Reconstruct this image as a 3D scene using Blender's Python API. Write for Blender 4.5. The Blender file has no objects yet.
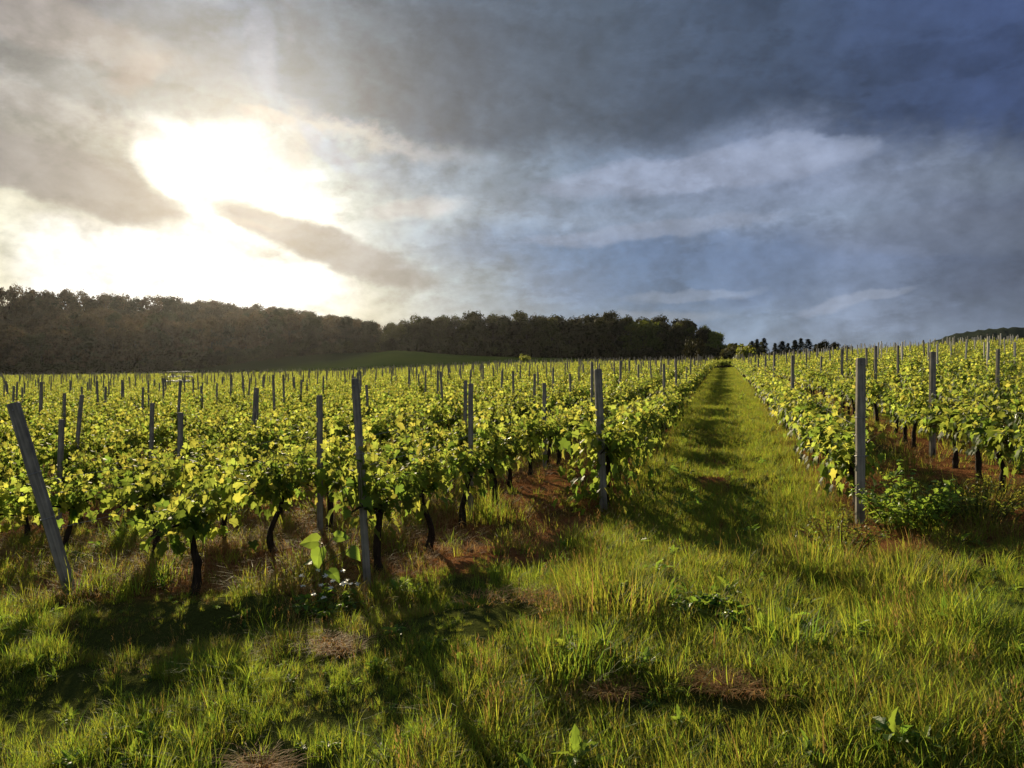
import bpy, math, random
import numpy as np
from mathutils import Vector, Matrix

rng = np.random.default_rng(11)
random.seed(11)
SC = bpy.context.scene
COL = SC.collection
EYE = 1.7
F = 788.0                                  # focal length in picture widths / 1024

# ------------------------------------------------------------------ camera
cd = bpy.data.cameras.new("camera")
cam = bpy.data.objects.new("camera", cd)
COL.objects.link(cam)
cam.location = (0, 0, EYE)
cam.rotation_euler = (math.radians(90), 0, 0)
cd.sensor_width = 36.0
cd.lens = 36.0 * F / 1024.0
cd.clip_start = 0.05
cd.clip_end = 6000
SC.camera = cam

# ------------------------------------------------------------------ light
SUN_U, SUN_V = (240 - 512) / F, (384 - 122) / F
SUN_DIR = Vector((SUN_U, 1.0, SUN_V)).normalized()
SUN_AZ = math.atan2(SUN_DIR.x, SUN_DIR.y)
SUN_EL = math.asin(SUN_DIR.z)
sl = bpy.data.lights.new("sun", 'SUN')
sl.energy = 5.0
sl.angle = math.radians(0.6)
sl.color = (1.0, 0.84, 0.56)
sun = bpy.data.objects.new("sun", sl)
COL.objects.link(sun)
sun.rotation_euler = (-SUN_DIR).to_track_quat('-Z', 'Y').to_euler()
SC.view_settings.view_transform = 'Standard'
SC.view_settings.look = 'None'
SC.view_settings.exposure = 0.65
SC.view_settings.gamma = 1.0
SC.cycles.max_bounces = 6
SC.cycles.diffuse_bounces = 3
SC.cycles.glossy_bounces = 2
SC.cycles.transmission_bounces = 4
SC.cycles.transparent_max_bounces = 8
SC.cycles.volume_bounces = 0
SC.cycles.sample_clamp_indirect = 4.0
SC.cycles.use_denoising = True


def lin(c):
    return tuple(((v / 255) / 12.92 if v <= 10.3 else ((v / 255 + 0.055) / 1.055) ** 2.4) for v in c)


class NT:
    """small helper for node trees"""
    def __init__(self, tree):
        self.t = tree
        self.n = tree.nodes
        self.l = tree.links

    def node(self, kind, **kw):
        n = self.n.new(kind)
        for k, v in kw.items():
            setattr(n, k, v)
        return n

    def put(self, sock, v):
        if isinstance(v, bpy.types.NodeSocket):
            self.l.new(v, sock)
        else:
            sock.default_value = v

    def math(self, op, a, b=0.0, c=0.0, clamp=False):
        n = self.node('ShaderNodeMath', operation=op, use_clamp=clamp)
        self.put(n.inputs[0], a)
        self.put(n.inputs[1], b)
        self.put(n.inputs[2], c)
        return n.outputs[0]

    def vmath(self, op, a, b=(0, 0, 0)):
        n = self.node('ShaderNodeVectorMath', operation=op)
        self.put(n.inputs[0], a)
        if op == 'SCALE':
            self.put(n.inputs['Scale'], b)
        else:
            self.put(n.inputs[1], b)
        return n.outputs['Value'] if op in ('DOT_PRODUCT', 'LENGTH', 'DISTANCE') else n.outputs['Vector']

    def ramp(self, fac, stops, mode='LINEAR'):
        n = self.node('ShaderNodeValToRGB')
        cr = n.color_ramp
        cr.interpolation = mode
        while len(cr.elements) < len(stops):
            cr.elements.new(0.5)
        for e, (p, c) in zip(cr.elements, stops):
            e.position = p
            e.color = (*c[:3], 1.0)
        self.put(n.inputs[0], fac)
        return n.outputs[0]

    def noise(self, vec, scale, detail=4, rough=0.55, dist=0.0, color=False):
        n = self.node('ShaderNodeTexNoise')
        if vec is not None:
            self.put(n.inputs['Vector'], vec)
        n.inputs['Scale'].default_value = scale
        n.inputs['Detail'].default_value = detail
        n.inputs['Roughness'].default_value = rough
        n.inputs['Distortion'].default_value = dist
        return n.outputs['Color'] if color else n.outputs['Fac']

    def mix(self, fac, a, b, blend='MIX'):
        n = self.node('ShaderNodeMix', data_type='RGBA', blend_type=blend)
        self.put(n.inputs[0], fac)
        ia = [s for s in n.inputs if s.name == 'A' and s.type == 'RGBA'][0]
        ib = [s for s in n.inputs if s.name == 'B' and s.type == 'RGBA'][0]
        for s, v in ((ia, a), (ib, b)):
            if not isinstance(v, bpy.types.NodeSocket):
                v = (*v[:3], 1.0)
            self.put(s, v)
        return [s for s in n.outputs if s.type == 'RGBA'][0]

    def sstep(self, x, lo, hi):
        n = self.node('ShaderNodeMapRange', interpolation_type='SMOOTHSTEP')
        self.put(n.inputs['Value'], x)
        n.inputs['From Min'].default_value = lo
        n.inputs['From Max'].default_value = hi
        return n.outputs['Result']

    def lstep(self, x, lo, hi, a=0.0, b=1.0):
        n = self.node('ShaderNodeMapRange')
        self.put(n.inputs['Value'], x)
        n.inputs['From Min'].default_value = lo
        n.inputs['From Max'].default_value = hi
        n.inputs['To Min'].default_value = a
        n.inputs['To Max'].default_value = b
        return n.outputs['Result']

    def comb(self, x, y, z=0.0):
        n = self.node('ShaderNodeCombineXYZ')
        self.put(n.inputs[0], x)
        self.put(n.inputs[1], y)
        self.put(n.inputs[2], z)
        return n.outputs[0]


# ------------------------------------------------------------------ sky (world)
def build_world():
    w = bpy.data.worlds.new("World")
    SC.world = w
    w.use_nodes = True
    t = NT(w.node_tree)
    t.n.clear()
    tc = t.node('ShaderNodeTexCoord')
    sep = t.node('ShaderNodeSeparateXYZ')
    t.l.new(tc.outputs['Generated'], sep.inputs[0])
    X, Y, Z = sep.outputs
    hyp = t.math('SQRT', t.math('ADD', t.math('MULTIPLY', X, X), t.math('MULTIPLY', Y, Y)))
    az = t.math('ARCTAN2', X, Y)
    el = t.math('ARCTAN2', Z, hyp)
    # cloud sheet coordinates: direction projected on a layer overhead
    zz = t.math('MAXIMUM', t.math('ADD', Z, 0.16), 0.05)
    cl = t.comb(t.math('DIVIDE', X, zz), t.math('DIVIDE', Y, zz), 0.0)
    ang = t.comb(t.math('MULTIPLY', az, 1.0), t.math('MULTIPLY', el, 1.45), 0.3)
    # domain warp makes the edges of the banks ragged
    w1 = t.noise(ang, 4.0, 6, 0.6, color=True)
    w2 = t.noise(ang, 15.0, 6, 0.62, color=True)
    wv = t.vmath('ADD', t.vmath('SCALE', t.vmath('SUBTRACT', w1, (0.5, 0.5, 0.5)), 0.10),
                 t.vmath('SCALE', t.vmath('SUBTRACT', w2, (0.5, 0.5, 0.5)), 0.07))
    ws = t.node('ShaderNodeSeparateXYZ')
    t.l.new(wv, ws.inputs[0])
    az2 = t.math('ADD', az, ws.outputs[0])
    el2 = t.math('ADD', el, t.math('MULTIPLY', ws.outputs[1], 0.62))

    def A(px):
        return math.atan((px - 512) / F)

    def B(px, py):
        u = (px - 512) / F
        return math.atan((384 - py) / F / math.sqrt(1 + u * u))

    H = (255, 255, 250)
    rows = [
        (-900, [(0, (150, 154, 162)), (1024, (124, 134, 156))]),
        (-60, [(0, (113, 116, 122)), (200, (105, 118, 132)), (400, (78, 94, 115)), (700, (64, 79, 100)), (1024, (58, 74, 115))]),
        (10, [(0, (119, 121, 126)), (100, (119, 121, 127)), (200, (116, 128, 140)), (262, (109, 128, 150)), (300, (99, 116, 134)),
              (400, (80, 96, 116)), (520, (71, 87, 107)), (640, (67, 80, 103)), (720, (70, 81, 103)), (800, (60, 77, 103)), (900, (59, 74, 107)), (1024, (58, 74, 117))]),
        (60, [(0, (129, 131, 130)), (80, (129, 130, 130)), (130, (136, 138, 136)), (170, (125, 133, 140)), (230, (117, 130, 147)),
              (268, (109, 132, 160)), (300, (121, 142, 166)), (340, (121, 141, 160)), (450, (96, 114, 132)), (600, (70, 85, 103)), (760, (64, 80, 106)),
              (900, (61, 76, 108)), (1024, (62, 77, 114))]),
        (108, [(0, (145, 144, 140)), (100, (147, 149, 147)), (200, (142, 150, 153)), (250, (141, 150, 155)), (284, (119, 144, 168)),
               (312, (125, 146, 164)), (350, (125, 146, 164)), (420, (109, 128, 145)), (520, (100, 117, 135)), (650, (105, 121, 145)), (800, (114, 129, 158)),
               (900, (71, 84, 110)), (1024, (76, 88, 112))]),
        (140, [(0, (129, 127, 120)), (70, (141, 140, 134)), (115, (187, 187, 174)), (150, H), (250, H), (280, (165, 177, 178)), (330, (135, 154, 171)),
               (372, (155, 166, 169)), (420, (109, 127, 145)), (500, (108, 125, 143)), (600, (108, 125, 149)), (700, (125, 141, 170)), (800, (140, 154, 185)),
               (900, (125, 138, 163)), (1024, (113, 124, 146))]),
        (178, [(0, (153, 147, 138)), (60, (130, 127, 121)), (140, (134, 132, 127)), (172, (196, 197, 183)), (190, H), (290, H), (318, (192, 206, 204)),
               (355, (153, 165, 171)), (400, (122, 138, 155)), (500, (124, 141, 158)), (600, (109, 129, 155)), (700, (133, 148, 176)), (800, (144, 158, 187)),
               (880, (130, 142, 166)), (960, (119, 130, 151)), (1024, (106, 117, 136))]),
        (216, [(0, (220, 218, 197)), (60, (194, 190, 174)), (130, (162, 159, 149)), (180, (160, 160, 153)), (205, H), (320, H), (350, (186, 195, 191)),
               (385, (155, 164, 165)), (450, (143, 157, 168)), (550, (129, 147, 170)), (650, (129, 146, 171)), (760, (128, 143, 169)), (850, (126, 140, 163)),
               (950, (109, 119, 142)), (1024, (98, 107, 130))]),
        (250, [(0, (232, 231, 209)), (40, H), (330, H), (370, (166, 173, 172)), (410, (146, 161, 174)), (480, (114, 135, 162)), (560, (101, 128, 163)),
               (650, (98, 124, 162)), (760, (101, 120, 153)), (850, (104, 119, 148)), (950, (94, 106, 133)), (1024, (93, 104, 128))]),
        (285, [(0, (242, 239, 214)), (40, H), (325, H), (350, (198, 201, 191)), (385, (178, 184, 180)), (420, (161, 172, 178)), (470, (139, 156, 170)),
               (540, (110, 132, 162)), (640, (99, 125, 161)), (760, (99, 118, 149)), (850, (107, 122, 149)), (950, (94, 106, 131)), (1024, (93, 103, 127))]),
        (318, [(0, (244, 235, 202)), (60, H), (300, H), (345, (208, 209, 193)), (385, (192, 196, 186)), (440, (161, 171, 177)), (500, (146, 161, 173)),
               (560, (128, 150, 174)), (650, (111, 136, 167)), (760, (124, 143, 168)), (850, (123, 138, 163)), (950, (98, 110, 133)), (1024, (96, 108, 130))]),
        (352, [(0, (245, 236, 211)), (150, H), (300, (207, 209, 195)), (400, (181, 184, 178)), (500, (151, 166, 176)), (650, (125, 147, 175)), (800, (136, 154, 176)), (1024, (107, 120, 141))]),
    ]
    fac_az = t.math('DIVIDE', t.math('ADD', az2, math.pi), 2 * math.pi)
    back = (146, 153, 168)
    col = None
    prev = None
    for py, st in rows:
        stops = [(0.0, lin(back))] + [((A(px) + math.pi) / (2 * math.pi), lin(c)) for px, c in st] + [(1.0, lin(back))]
        stops[1:1] = [((-1.25 + math.pi) / (2 * math.pi), lin(tuple(0.9 * v for v in st[0][1])))]
        stops[-1:-1] = [((1.25 + math.pi) / (2 * math.pi), lin(st[-1][1]))]
        rc = t.ramp(fac_az, stops)
        if col is None:
            col = rc
        else:
            lo, hi = B(512, prev), B(512, py)     # prev is higher in the sky
            # rows are lines of constant picture height: compare tan(el)*sec(az)
            k = t.sstep(row_h, (384 - prev) / F, (384 - py) / F)
            col = t.mix(k, col, rc)
        if prev is None:
            # height in the vertical plane facing the field (kept finite all round)
            ca = t.math('MAXIMUM', t.math('COSINE', t.math('MULTIPLY', az2, 0.9)), 0.45)
            row_h = t.math('DIVIDE', t.math('TANGENT', t.math('MINIMUM', el2, 1.3)), ca)
        prev = py
    # cloud texture: relief lit from the side of the sun, at three sizes
    def node_rgb(c):
        n = t.node('ShaderNodeRGB')
        n.outputs[0].default_value = (*c, 1)
        return n.outputs[0]
    t.node_rgb = node_rgb
    n1 = t.noise(cl, 0.8, 7, 0.58, 0.3)
    n2 = t.noise(ang, 8.0, 8, 0.60, 0.12)
    n3 = t.noise(ang, 30.0, 5, 0.62, 0.1)
    n4 = t.noise(ang, 85.0, 4, 0.65, 0.1)
    tx, ty = t.math('SUBTRACT', SUN_AZ, az), t.math('SUBTRACT', SUN_EL, el)
    tl = t.math('MAXIMUM', t.math('SQRT', t.math('ADD', t.math('MULTIPLY', tx, tx), t.math('MULTIPLY', ty, ty))), 0.12)
    tov = t.comb(t.math('DIVIDE', tx, tl), t.math('DIVIDE', ty, tl), 0.0)

    def relief(scale, off, detail, dist):
        a_ = t.noise(ang, scale, detail, 0.58, dist)
        b_ = t.noise(t.vmath('ADD', ang, t.vmath('SCALE', tov, off)), scale, detail, 0.58, dist)
        return t.math('SUBTRACT', a_, b_)
    prox = t.math('ADD', 0.75, t.math('MULTIPLY', t.math('POWER', 2.718, t.math('MULTIPLY', t.math('MULTIPLY', tl, tl), -9.0)), 1.0))
    r1 = relief(6.0, 0.03, 6, 0.1)
    r2 = relief(16.0, 0.012, 6, 0.15)
    rl = t.math('MULTIPLY', t.math('ADD', t.math('MULTIPLY', r1, 1.1), t.math('MULTIPLY', r2, 1.0)), prox)
    g = t.math('ADD', t.math('MULTIPLY', t.math('SUBTRACT', n1, 0.5), 0.45),
               t.math('ADD', t.math('MULTIPLY', t.math('SUBTRACT', n2, 0.5), 0.5), t.math('ADD', t.math('MULTIPLY', t.math('SUBTRACT', n3, 0.5), 0.30), t.math('MULTIPLY', t.math('SUBTRACT', n4, 0.5), 0.16))))
    g = t.math('ADD', g, rl)
    # torn layers: sharp-edged sheets of thinner and thicker cloud
    layv = t.comb(az, t.math('MULTIPLY', el, 2.6), 1.7)
    n5 = t.math('ADD', t.noise(layv, 4.2, 9, 0.6, 0.15), t.math('MULTIPLY', t.math('SUBTRACT', n3, 0.5), 0.10))
    lay = t.math('SUBTRACT', t.sstep(n5, 0.50, 0.56), 0.5)
    lay2 = t.math('SUBTRACT', t.sstep(t.math('ADD', n2, t.math('MULTIPLY', t.math('SUBTRACT', n3, 0.5), 0.12)), 0.50, 0.60), 0.5)
    g = t.math('ADD', g, t.math('ADD', t.math('MULTIPLY', lay, 0.20), t.math('MULTIPLY', lay2, 0.09)))
    col = t.vmath('SCALE', col, t.math('ADD', 1.0, g))

    # the great dark bank overhead: its ragged lower edge as a height over the azimuth
    def height(px, py):
        return (384 - py) / F
    edge = [(190, -160), (240, -40), (262, 20), (280, 62), (298, 95), (318, 112), (345, 112), (375, 114), (400, 128), (440, 140), (520, 148), (620, 152), (690, 142), (750, 128), (800, 134), (860, 148), (940, 150), (1024, 152)]
    e_ = t.ramp(fac_az, [((A(px) + math.pi) / (2 * math.pi), ((height(px, py),) * 3)) for px, py in edge])
    sep2 = t.node('ShaderNodeSeparateColor')
    t.l.new(e_, sep2.inputs[0])
    dh = t.math('SUBTRACT', row_h, sep2.outputs[0])
    lef0 = t.math('ADD', 1.0, t.math('MULTIPLY', t.math('SUBTRACT', 1.0, t.sstep(az, A(285), A(330))), 2.5))
    dh = t.math('ADD', dh, t.math('MULTIPLY', lef0, t.math('ADD', t.math('MULTIPLY', t.math('SUBTRACT', n2, 0.5), 0.09), t.math('MULTIPLY', t.math('SUBTRACT', n3, 0.5), 0.03))))
    lef = t.math('SUBTRACT', 1.0, t.sstep(az, A(285), A(330)))
    soft = t.math('ADD', t.lstep(az, A(300), A(800), 0.014, 0.042), t.math('MULTIPLY', lef, 0.07))
    dn = t.math('DIVIDE', dh, soft)
    mask = t.sstep(dn, -1.0, 1.0)
    mask = t.math('MULTIPLY', mask, t.math('SUBTRACT', 1.0, t.sstep(az, 1.0, 2.2)))
    dark = t.ramp(fac_az, [((A(px) + math.pi) / (2 * math.pi), lin(c)) for px, c in
                           [(230, (111, 125, 137)), (300, (97, 113, 129)), (350, (89, 105, 120)), (450, (75, 90, 108)), (600, (69, 83, 101)), (760, (62, 77, 102)), (900, (59, 74, 107)), (1024, (59, 74, 111)), (1500, (80, 88, 110))]])
    # thicker and darker just above its edge
    thick = t.math('SUBTRACT', 1.08, t.math('MULTIPLY', t.math('SUBTRACT', 1.0, t.sstep(dh, 0.02, 0.16)), 0.16))
    dark = t.vmath('SCALE', dark, t.math('MULTIPLY', thick, t.math('ADD', 1.0, t.math('MULTIPLY', g, 0.9))))
    rimk = t.math('MULTIPLY', t.math('SUBTRACT', 1.0, t.sstep(t.math('ABSOLUTE', t.math('ADD', dn, 0.6)), 0.0, 1.6)), t.math('MULTIPLY', t.sstep(az, A(278), A(305)), t.math('SUBTRACT', 1.0, t.sstep(az, A(330), A(520)))))
    col = t.mix(t.math('MULTIPLY', rimk, 0.55), col, lin((206, 194, 182)))
    col = t.mix(mask, col, dark)

    # explicit banks: (centre px, py, half width, half height, tilt, colour, opacity, softness)
    az3 = t.math('ADD', az, t.math('MULTIPLY', ws.outputs[0], 0.55))
    el3 = t.math('ADD', el, t.math('MULTIPLY', ws.outputs[1], 0.38))

    def bank(col, px, py, hw, hh, tilt, c, op, soft, gain=1.0):
        a0, b0 = A(px), B(px, py)
        sc = 1.0 / F / (1 + ((px - 512) / F) ** 2) ** 0.5
        da = t.math('SUBTRACT', az3, a0)
        db = t.math('SUBTRACT', el3, b0)
        ct, st_ = math.cos(tilt), math.sin(tilt)
        ua = t.math('ADD', t.math('MULTIPLY', da, ct), t.math('MULTIPLY', db, st_))
        ub = t.math('SUBTRACT', t.math('MULTIPLY', db, ct), t.math('MULTIPLY', da, st_))
        q = t.math('ADD', t.math('POWER', t.math('ABSOLUTE', t.math('DIVIDE', ua, hw * sc)), 2.0),
                   t.math('POWER', t.math('ABSOLUTE', t.math('DIVIDE', ub, hh * sc)), 2.0))
        q = t.math('ADD', q, t.math('MULTIPLY', t.math('SUBTRACT', n2, 0.5), 1.2))
        k = t.math('MULTIPLY', t.math('SUBTRACT', 1.0, t.sstep(q, 1.0 - soft, 1.0 + soft)), op)
        cc = t.vmath('SCALE', t.node_rgb(lin(c)), t.math('ADD', gain, t.math('MULTIPLY', g, 0.7)))
        return t.mix(k, col, cc)

    col = bank(col, 205, 172, 62, 30, math.radians(-16), (255, 252, 240), 1.0, 0.6, 1.3)
    col = bank(col, 285, 202, 55, 20, math.radians(-24), (255, 250, 236), 1.0, 0.7, 1.2)
    col = bank(col, 45, 172, 150, 27, math.radians(-15), (136, 132, 129), 0.92, 0.45)
    col = bank(col, 318, 244, 108, 20, math.radians(-20), (132, 133, 136), 0.97, 0.45)
    col = bank(col, 250, 225, 30, 5, math.radians(-14), (150, 144, 142), 0.8, 0.7)
    col = bank(col, 140, 74, 26, 14, math.radians(35), (168, 152, 143), 0.6, 0.9)
    col = bank(col, 265, 113, 26, 7, math.radians(-10), (186, 174, 164), 0.6, 0.8)
    col = bank(col, 700, 172, 150, 16, math.radians(3), (160, 170, 194), 0.55, 0.5)
    col = bank(col, 800, 150, 70, 14, math.radians(-4), (158, 170, 196), 0.6, 0.5)
    col = bank(col, 650, 230, 120, 9, math.radians(5), (152, 162, 184), 0.5, 0.6)
    col = bank(col, 930, 232, 130, 22, math.radians(-3), (108, 117, 136), 0.5, 0.6)
    col = bank(col, 690, 292, 60, 6, math.radians(4), (146, 160, 182), 0.5, 0.6)
    col = bank(col, 850, 300, 50, 6, math.radians(8), (146, 156, 176), 0.55, 0.6)
    col = bank(col, 560, 320, 150, 7, math.radians(2), (160, 168, 180), 0.4, 0.6)
    col = bank(col, 330, 150, 40, 9, math.radians(-35), (150, 166, 190), 0.6, 0.6)
    col = bank(col, 262, 50, 14, 40, math.radians(10), (142, 156, 178), 0.6, 0.7)
    col = bank(col, 40, 20, 120, 26, math.radians(-8), (168, 160, 154), 0.6, 0.6)
    col = bank(col, 60, 110, 110, 14, math.radians(-8), (170, 165, 160), 0.5, 0.6)
    col = bank(col, 420, 212, 46, 10, math.radians(10), (188, 183, 181), 0.6, 0.9)
    # glow of the hidden sun through the thin cloud
    sd = t.vmath('DOT_PRODUCT', tc.outputs['Generated'], tuple(SUN_DIR))
    ga = t.math('ARCCOSINE', t.math('MINIMUM', sd, 0.99999))
    glow = t.math('MULTIPLY', t.math('POWER', 2.718, t.math('MULTIPLY', t.math('POWER', t.math('DIVIDE', ga, 0.16), 2.0), -1.0)), 0.08)
    lum = t.vmath('DOT_PRODUCT', col, (0.3, 0.6, 0.1))
    glow = t.math('MULTIPLY', glow, t.math('POWER', t.math('MINIMUM', lum, 1.4), 1.5))
    col = t.vmath('ADD', col, t.vmath('MULTIPLY', t.comb(glow, glow, glow), (1.0, 0.93, 0.78)))

    bgc = t.node('ShaderNodeBackground')
    t.put(bgc.inputs['Color'], col)
    bgc.inputs['Strength'].default_value = 0.68
    sky = t.node('ShaderNodeTexSky', sky_type='NISHITA', sun_disc=False)
    sky.sun_elevation = SUN_EL
    sky.sun_rotation = SUN_AZ
    sky.air_density = 1.0
    sky.dust_density = 1.5
    bgs = t.node('ShaderNodeBackground')
    t.l.new(sky.outputs[0], bgs.inputs['Color'])
    bgs.inputs['Strength'].default_value = 0.05
    ms = t.node('ShaderNodeMixShader')
    ms.inputs[0].default_value = 0.93                # almost closed cloud cover
    t.l.new(bgs.outputs[0], ms.inputs[1])
    t.l.new(bgc.outputs[0], ms.inputs[2])
    out = t.node('ShaderNodeOutputWorld')
    t.l.new(ms.outputs[0], out.inputs['Surface'])
    w.cycles.sampling_method = 'MANUAL'
    w.cycles.sample_map_resolution = 512


build_world()


# ------------------------------------------------------------------ helpers
def tag(o, label=None, cat=None, group=None, kind=None):
    if label:
        o["label"] = label
    if cat:
        o["category"] = cat
    if group:
        o["group"] = group
    if kind:
        o["kind"] = kind
    return o


def new_mat(name):
    m = bpy.data.materials.new(name)
    m.use_nodes = True
    t = NT(m.node_tree)
    t.n.clear()
    t.out = t.node('ShaderNodeOutputMaterial')
    return m, t


class MB:
    """collects polygons and builds one mesh"""
    def __init__(self):
        self.v, self.f, self.m = [], [], []
        self.nv = 0

    def add(self, verts, faces, mat=0):
        verts = np.asarray(verts, float)
        self.v.append(verts)
        o = self.nv
        for f in faces:
            self.f.append(tuple(i + o for i in f))
            self.m.append(mat)
        self.nv += len(verts)

    def tube(self, pts, radii, sides=6, mat=0, cap=True, rough=0.0):
        pts = [Vector(p) for p in pts]
        if np.isscalar(radii):
            radii = [radii] * len(pts)
        vs = []
        up = Vector((0.31, 0.95, 0.02))
        for i, p in enumerate(pts):
            a = pts[max(i - 1, 0)]
            b = pts[min(i + 1, len(pts) - 1)]
            d = (b - a).normalized()
            s = d.cross(up)
            if s.length < 1e-3:
                s = d.cross(Vector((1, 0, 0)))
            s.normalize()
            q = d.cross(s)
            for k in range(sides):
                an = 2 * math.pi * k / sides
                r = radii[i] * (1 + rough * random.uniform(-1, 1))
                vs.append(p + s * math.cos(an) * r + q * math.sin(an) * r)
        fs = []
        for i in range(len(pts) - 1):
            for k in range(sides):
                k2 = (k + 1) % sides
                fs.append((i * sides + k, i * sides + k2, (i + 1) * sides + k2, (i + 1) * sides + k))
        if cap:
            fs.append(tuple(range(sides))[::-1])
            fs.append(tuple((len(pts) - 1) * sides + k for k in range(sides)))
        self.add(vs, fs, mat)

    def box(self, c, s, mat=0, M=None):
        x, y, z = s[0] / 2, s[1] / 2, s[2] / 2
        vs = [Vector((i * x, j * y, k * z)) for k in (-1, 1) for j in (-1, 1) for i in (-1, 1)]
        if M is not None:
            vs = [M @ q for q in vs]
        vs = [q + Vector(c) for q in vs]
        self.add(vs, [(0, 2, 3, 1), (4, 5, 7, 6), (0, 1, 5, 4), (2, 6, 7, 3), (0, 4, 6, 2), (1, 3, 7, 5)], mat)

    def mesh(self, name, mats, smooth=False):
        me = bpy.data.meshes.new(name)
        v = np.concatenate(self.v) if self.v else np.zeros((0, 3))
        me.from_pydata(v.tolist(), [], self.f)
        for m in mats:
            me.materials.append(m)
        if len(mats) > 1:
            me.polygons.foreach_set('material_index', np.array(self.m, np.int32))
        if smooth:
            me.polygons.foreach_set('use_smooth', np.ones(len(me.polygons), bool))
        me.update()
        return me

    def obj(self, name, mats, parent=None, smooth=False):
        o = bpy.data.objects.new(name, self.mesh(name, mats, smooth))
        COL.objects.link(o)
        o.parent = parent
        return o


def link(name, me, parent=None):
    o = bpy.data.objects.new(name, me)
    COL.objects.link(o)
    o.parent = parent
    return o


def empty(name, loc, rz=0.0, s=1.0):
    o = bpy.data.objects.new(name, None)
    COL.objects.link(o)
    o.empty_display_size = 0.2
    o.location = loc
    o.rotation_euler = (0, 0, rz)
    o.scale = (s, s, s)
    return o


# ------------------------------------------------------------------ terrain shape
UK = np.array([-1.2, -.65, -.4, -.22, -.15, -.05, 0, .15, .27, .33, .45, .62, 1.0])
DK = np.array([0, 9, 45, 110, 150, 200, 300, 420, 600, 3000.])
ZT = np.array([
    [0.0, 1.1, 2.0, 3, 4.5, 30, 46, 60],
    [0.2, 1.4, 2.2, 3.0, 4.5, 30, 46, 60],
    [0.4, 1.8, 2.6, 3.4, 5, 29, 46, 60],
    [.7, 2.2, 3.1, 5, 11, 24, 38, 50],
    [.9, 2.6, 3.6, 7.5, 14.5, 17, 25, 40],
    [1.1, 3.1, 4.3, 7, 12.5, 15, 20, 30],
    [1.2, 3.4, 4.6, 7, 12, 15, 20, 30],
    [1.4, 3.8, 5, 7, 11, 15, 20, 25],
    [1.6, 3.95, 4.6, 5.5, 9, 13, 18, 20],
    [1.8, 4.6, 4.6, 4, 4, 4, 4, 4],
    [2.3, 5.6, 5.2, 4, 3, 3, 3, 3],
    [2.8, 6.8, 6.2, 5, 4, 4, 4, 4],
    [3.5, 8, 7, 6, 5, 5, 5, 5]], float)
ZT = np.concatenate([np.zeros((len(UK), 1)), (9 * (.05 * np.clip(UK, -.8, .8) + .005))[:, None], ZT], 1)
_ph = rng.uniform(0, 6.28, 40)
_dr = rng.uniform(0, 6.28, 40)


def bumps(x, y):
    z = np.zeros_like(x)
    for i in range(14):
        k = 0.7 * 1.28 ** i
        z = z + 0.045 / (1 + 0.5 * k) * np.sin(k * (x * np.cos(_dr[i]) + y * np.sin(_dr[i])) + _ph[i])
    return z


def gz(x, y):
    x = np.asarray(x, float)
    y = np.asarray(y, float)
    d = np.clip(y, 0, 2999)
    u = np.clip(x / np.maximum(y, 2.5), UK[0], UK[-1] - 1e-6)
    i = np.clip(np.searchsorted(UK, u, side='right') - 1, 0, len(UK) - 2)
    j = np.clip(np.searchsorted(DK, d, side='right') - 1, 0, len(DK) - 2)
    a = (u - UK[i]) / (UK[i + 1] - UK[i])
    a = a * a * (3 - 2 * a) * 0.4 + a * 0.6
    b = (d - DK[j]) / (DK[j + 1] - DK[j])
    z = (ZT[i, j] * (1 - a) + ZT[i + 1, j] * a) * (1 - b) + (ZT[i, j + 1] * (1 - a) + ZT[i + 1, j + 1] * a) * b
    near = np.clip((30 - d) / 20, 0, 1)
    z = z + bumps(x, y) * (0.25 + 0.75 * near)
    # the dug furrow along the headland, left
    fl = 5.75 + 0.10 * (x + 2.0)
    z = z - 0.16 * np.exp(-((y - fl) / 0.22) ** 2) * np.exp(-((x + 1.9) / 1.3) ** 4)
    z = z + 0.07 * np.exp(-((y - fl - .55) / 0.3) ** 2) * np.exp(-((x + 1.6) / 1.2) ** 4)
    return z


def gz1(x, y):
    return float(gz(np.array([x]), np.array([y]))[0])


RD = Vector((0.2601, 0.9656, 0))           # direction of the vine rows
RANG = math.atan2(RD.y, RD.x)


def row_x(p, y):                            # point of row p at depth y
    return (p + RD.x * y) / RD.y


LROWS = [-1.45, -2.95, -4.42, -5.65] + [-7.15 - 1.5 * k for k in range(92)]
RROWS = [1.44 + 1.8 * k for k in range(30)]


def d_max(u):
    return float(np.interp(u, [-1, -.65, -.17, 0, .2, .27, .4, .7, 1], [172, 165, 150, 142, 120, 113, 111, 112, 112]))


def row_start(p):
    return float(np.interp(p, [-20, -5.95, -4.45, -2.95, -1.45, 1.44, 3.24, 10], [6.6, 6.7, 6.85, 7.05, 10.05, 9.35, 8.2, 9.5]))


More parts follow.
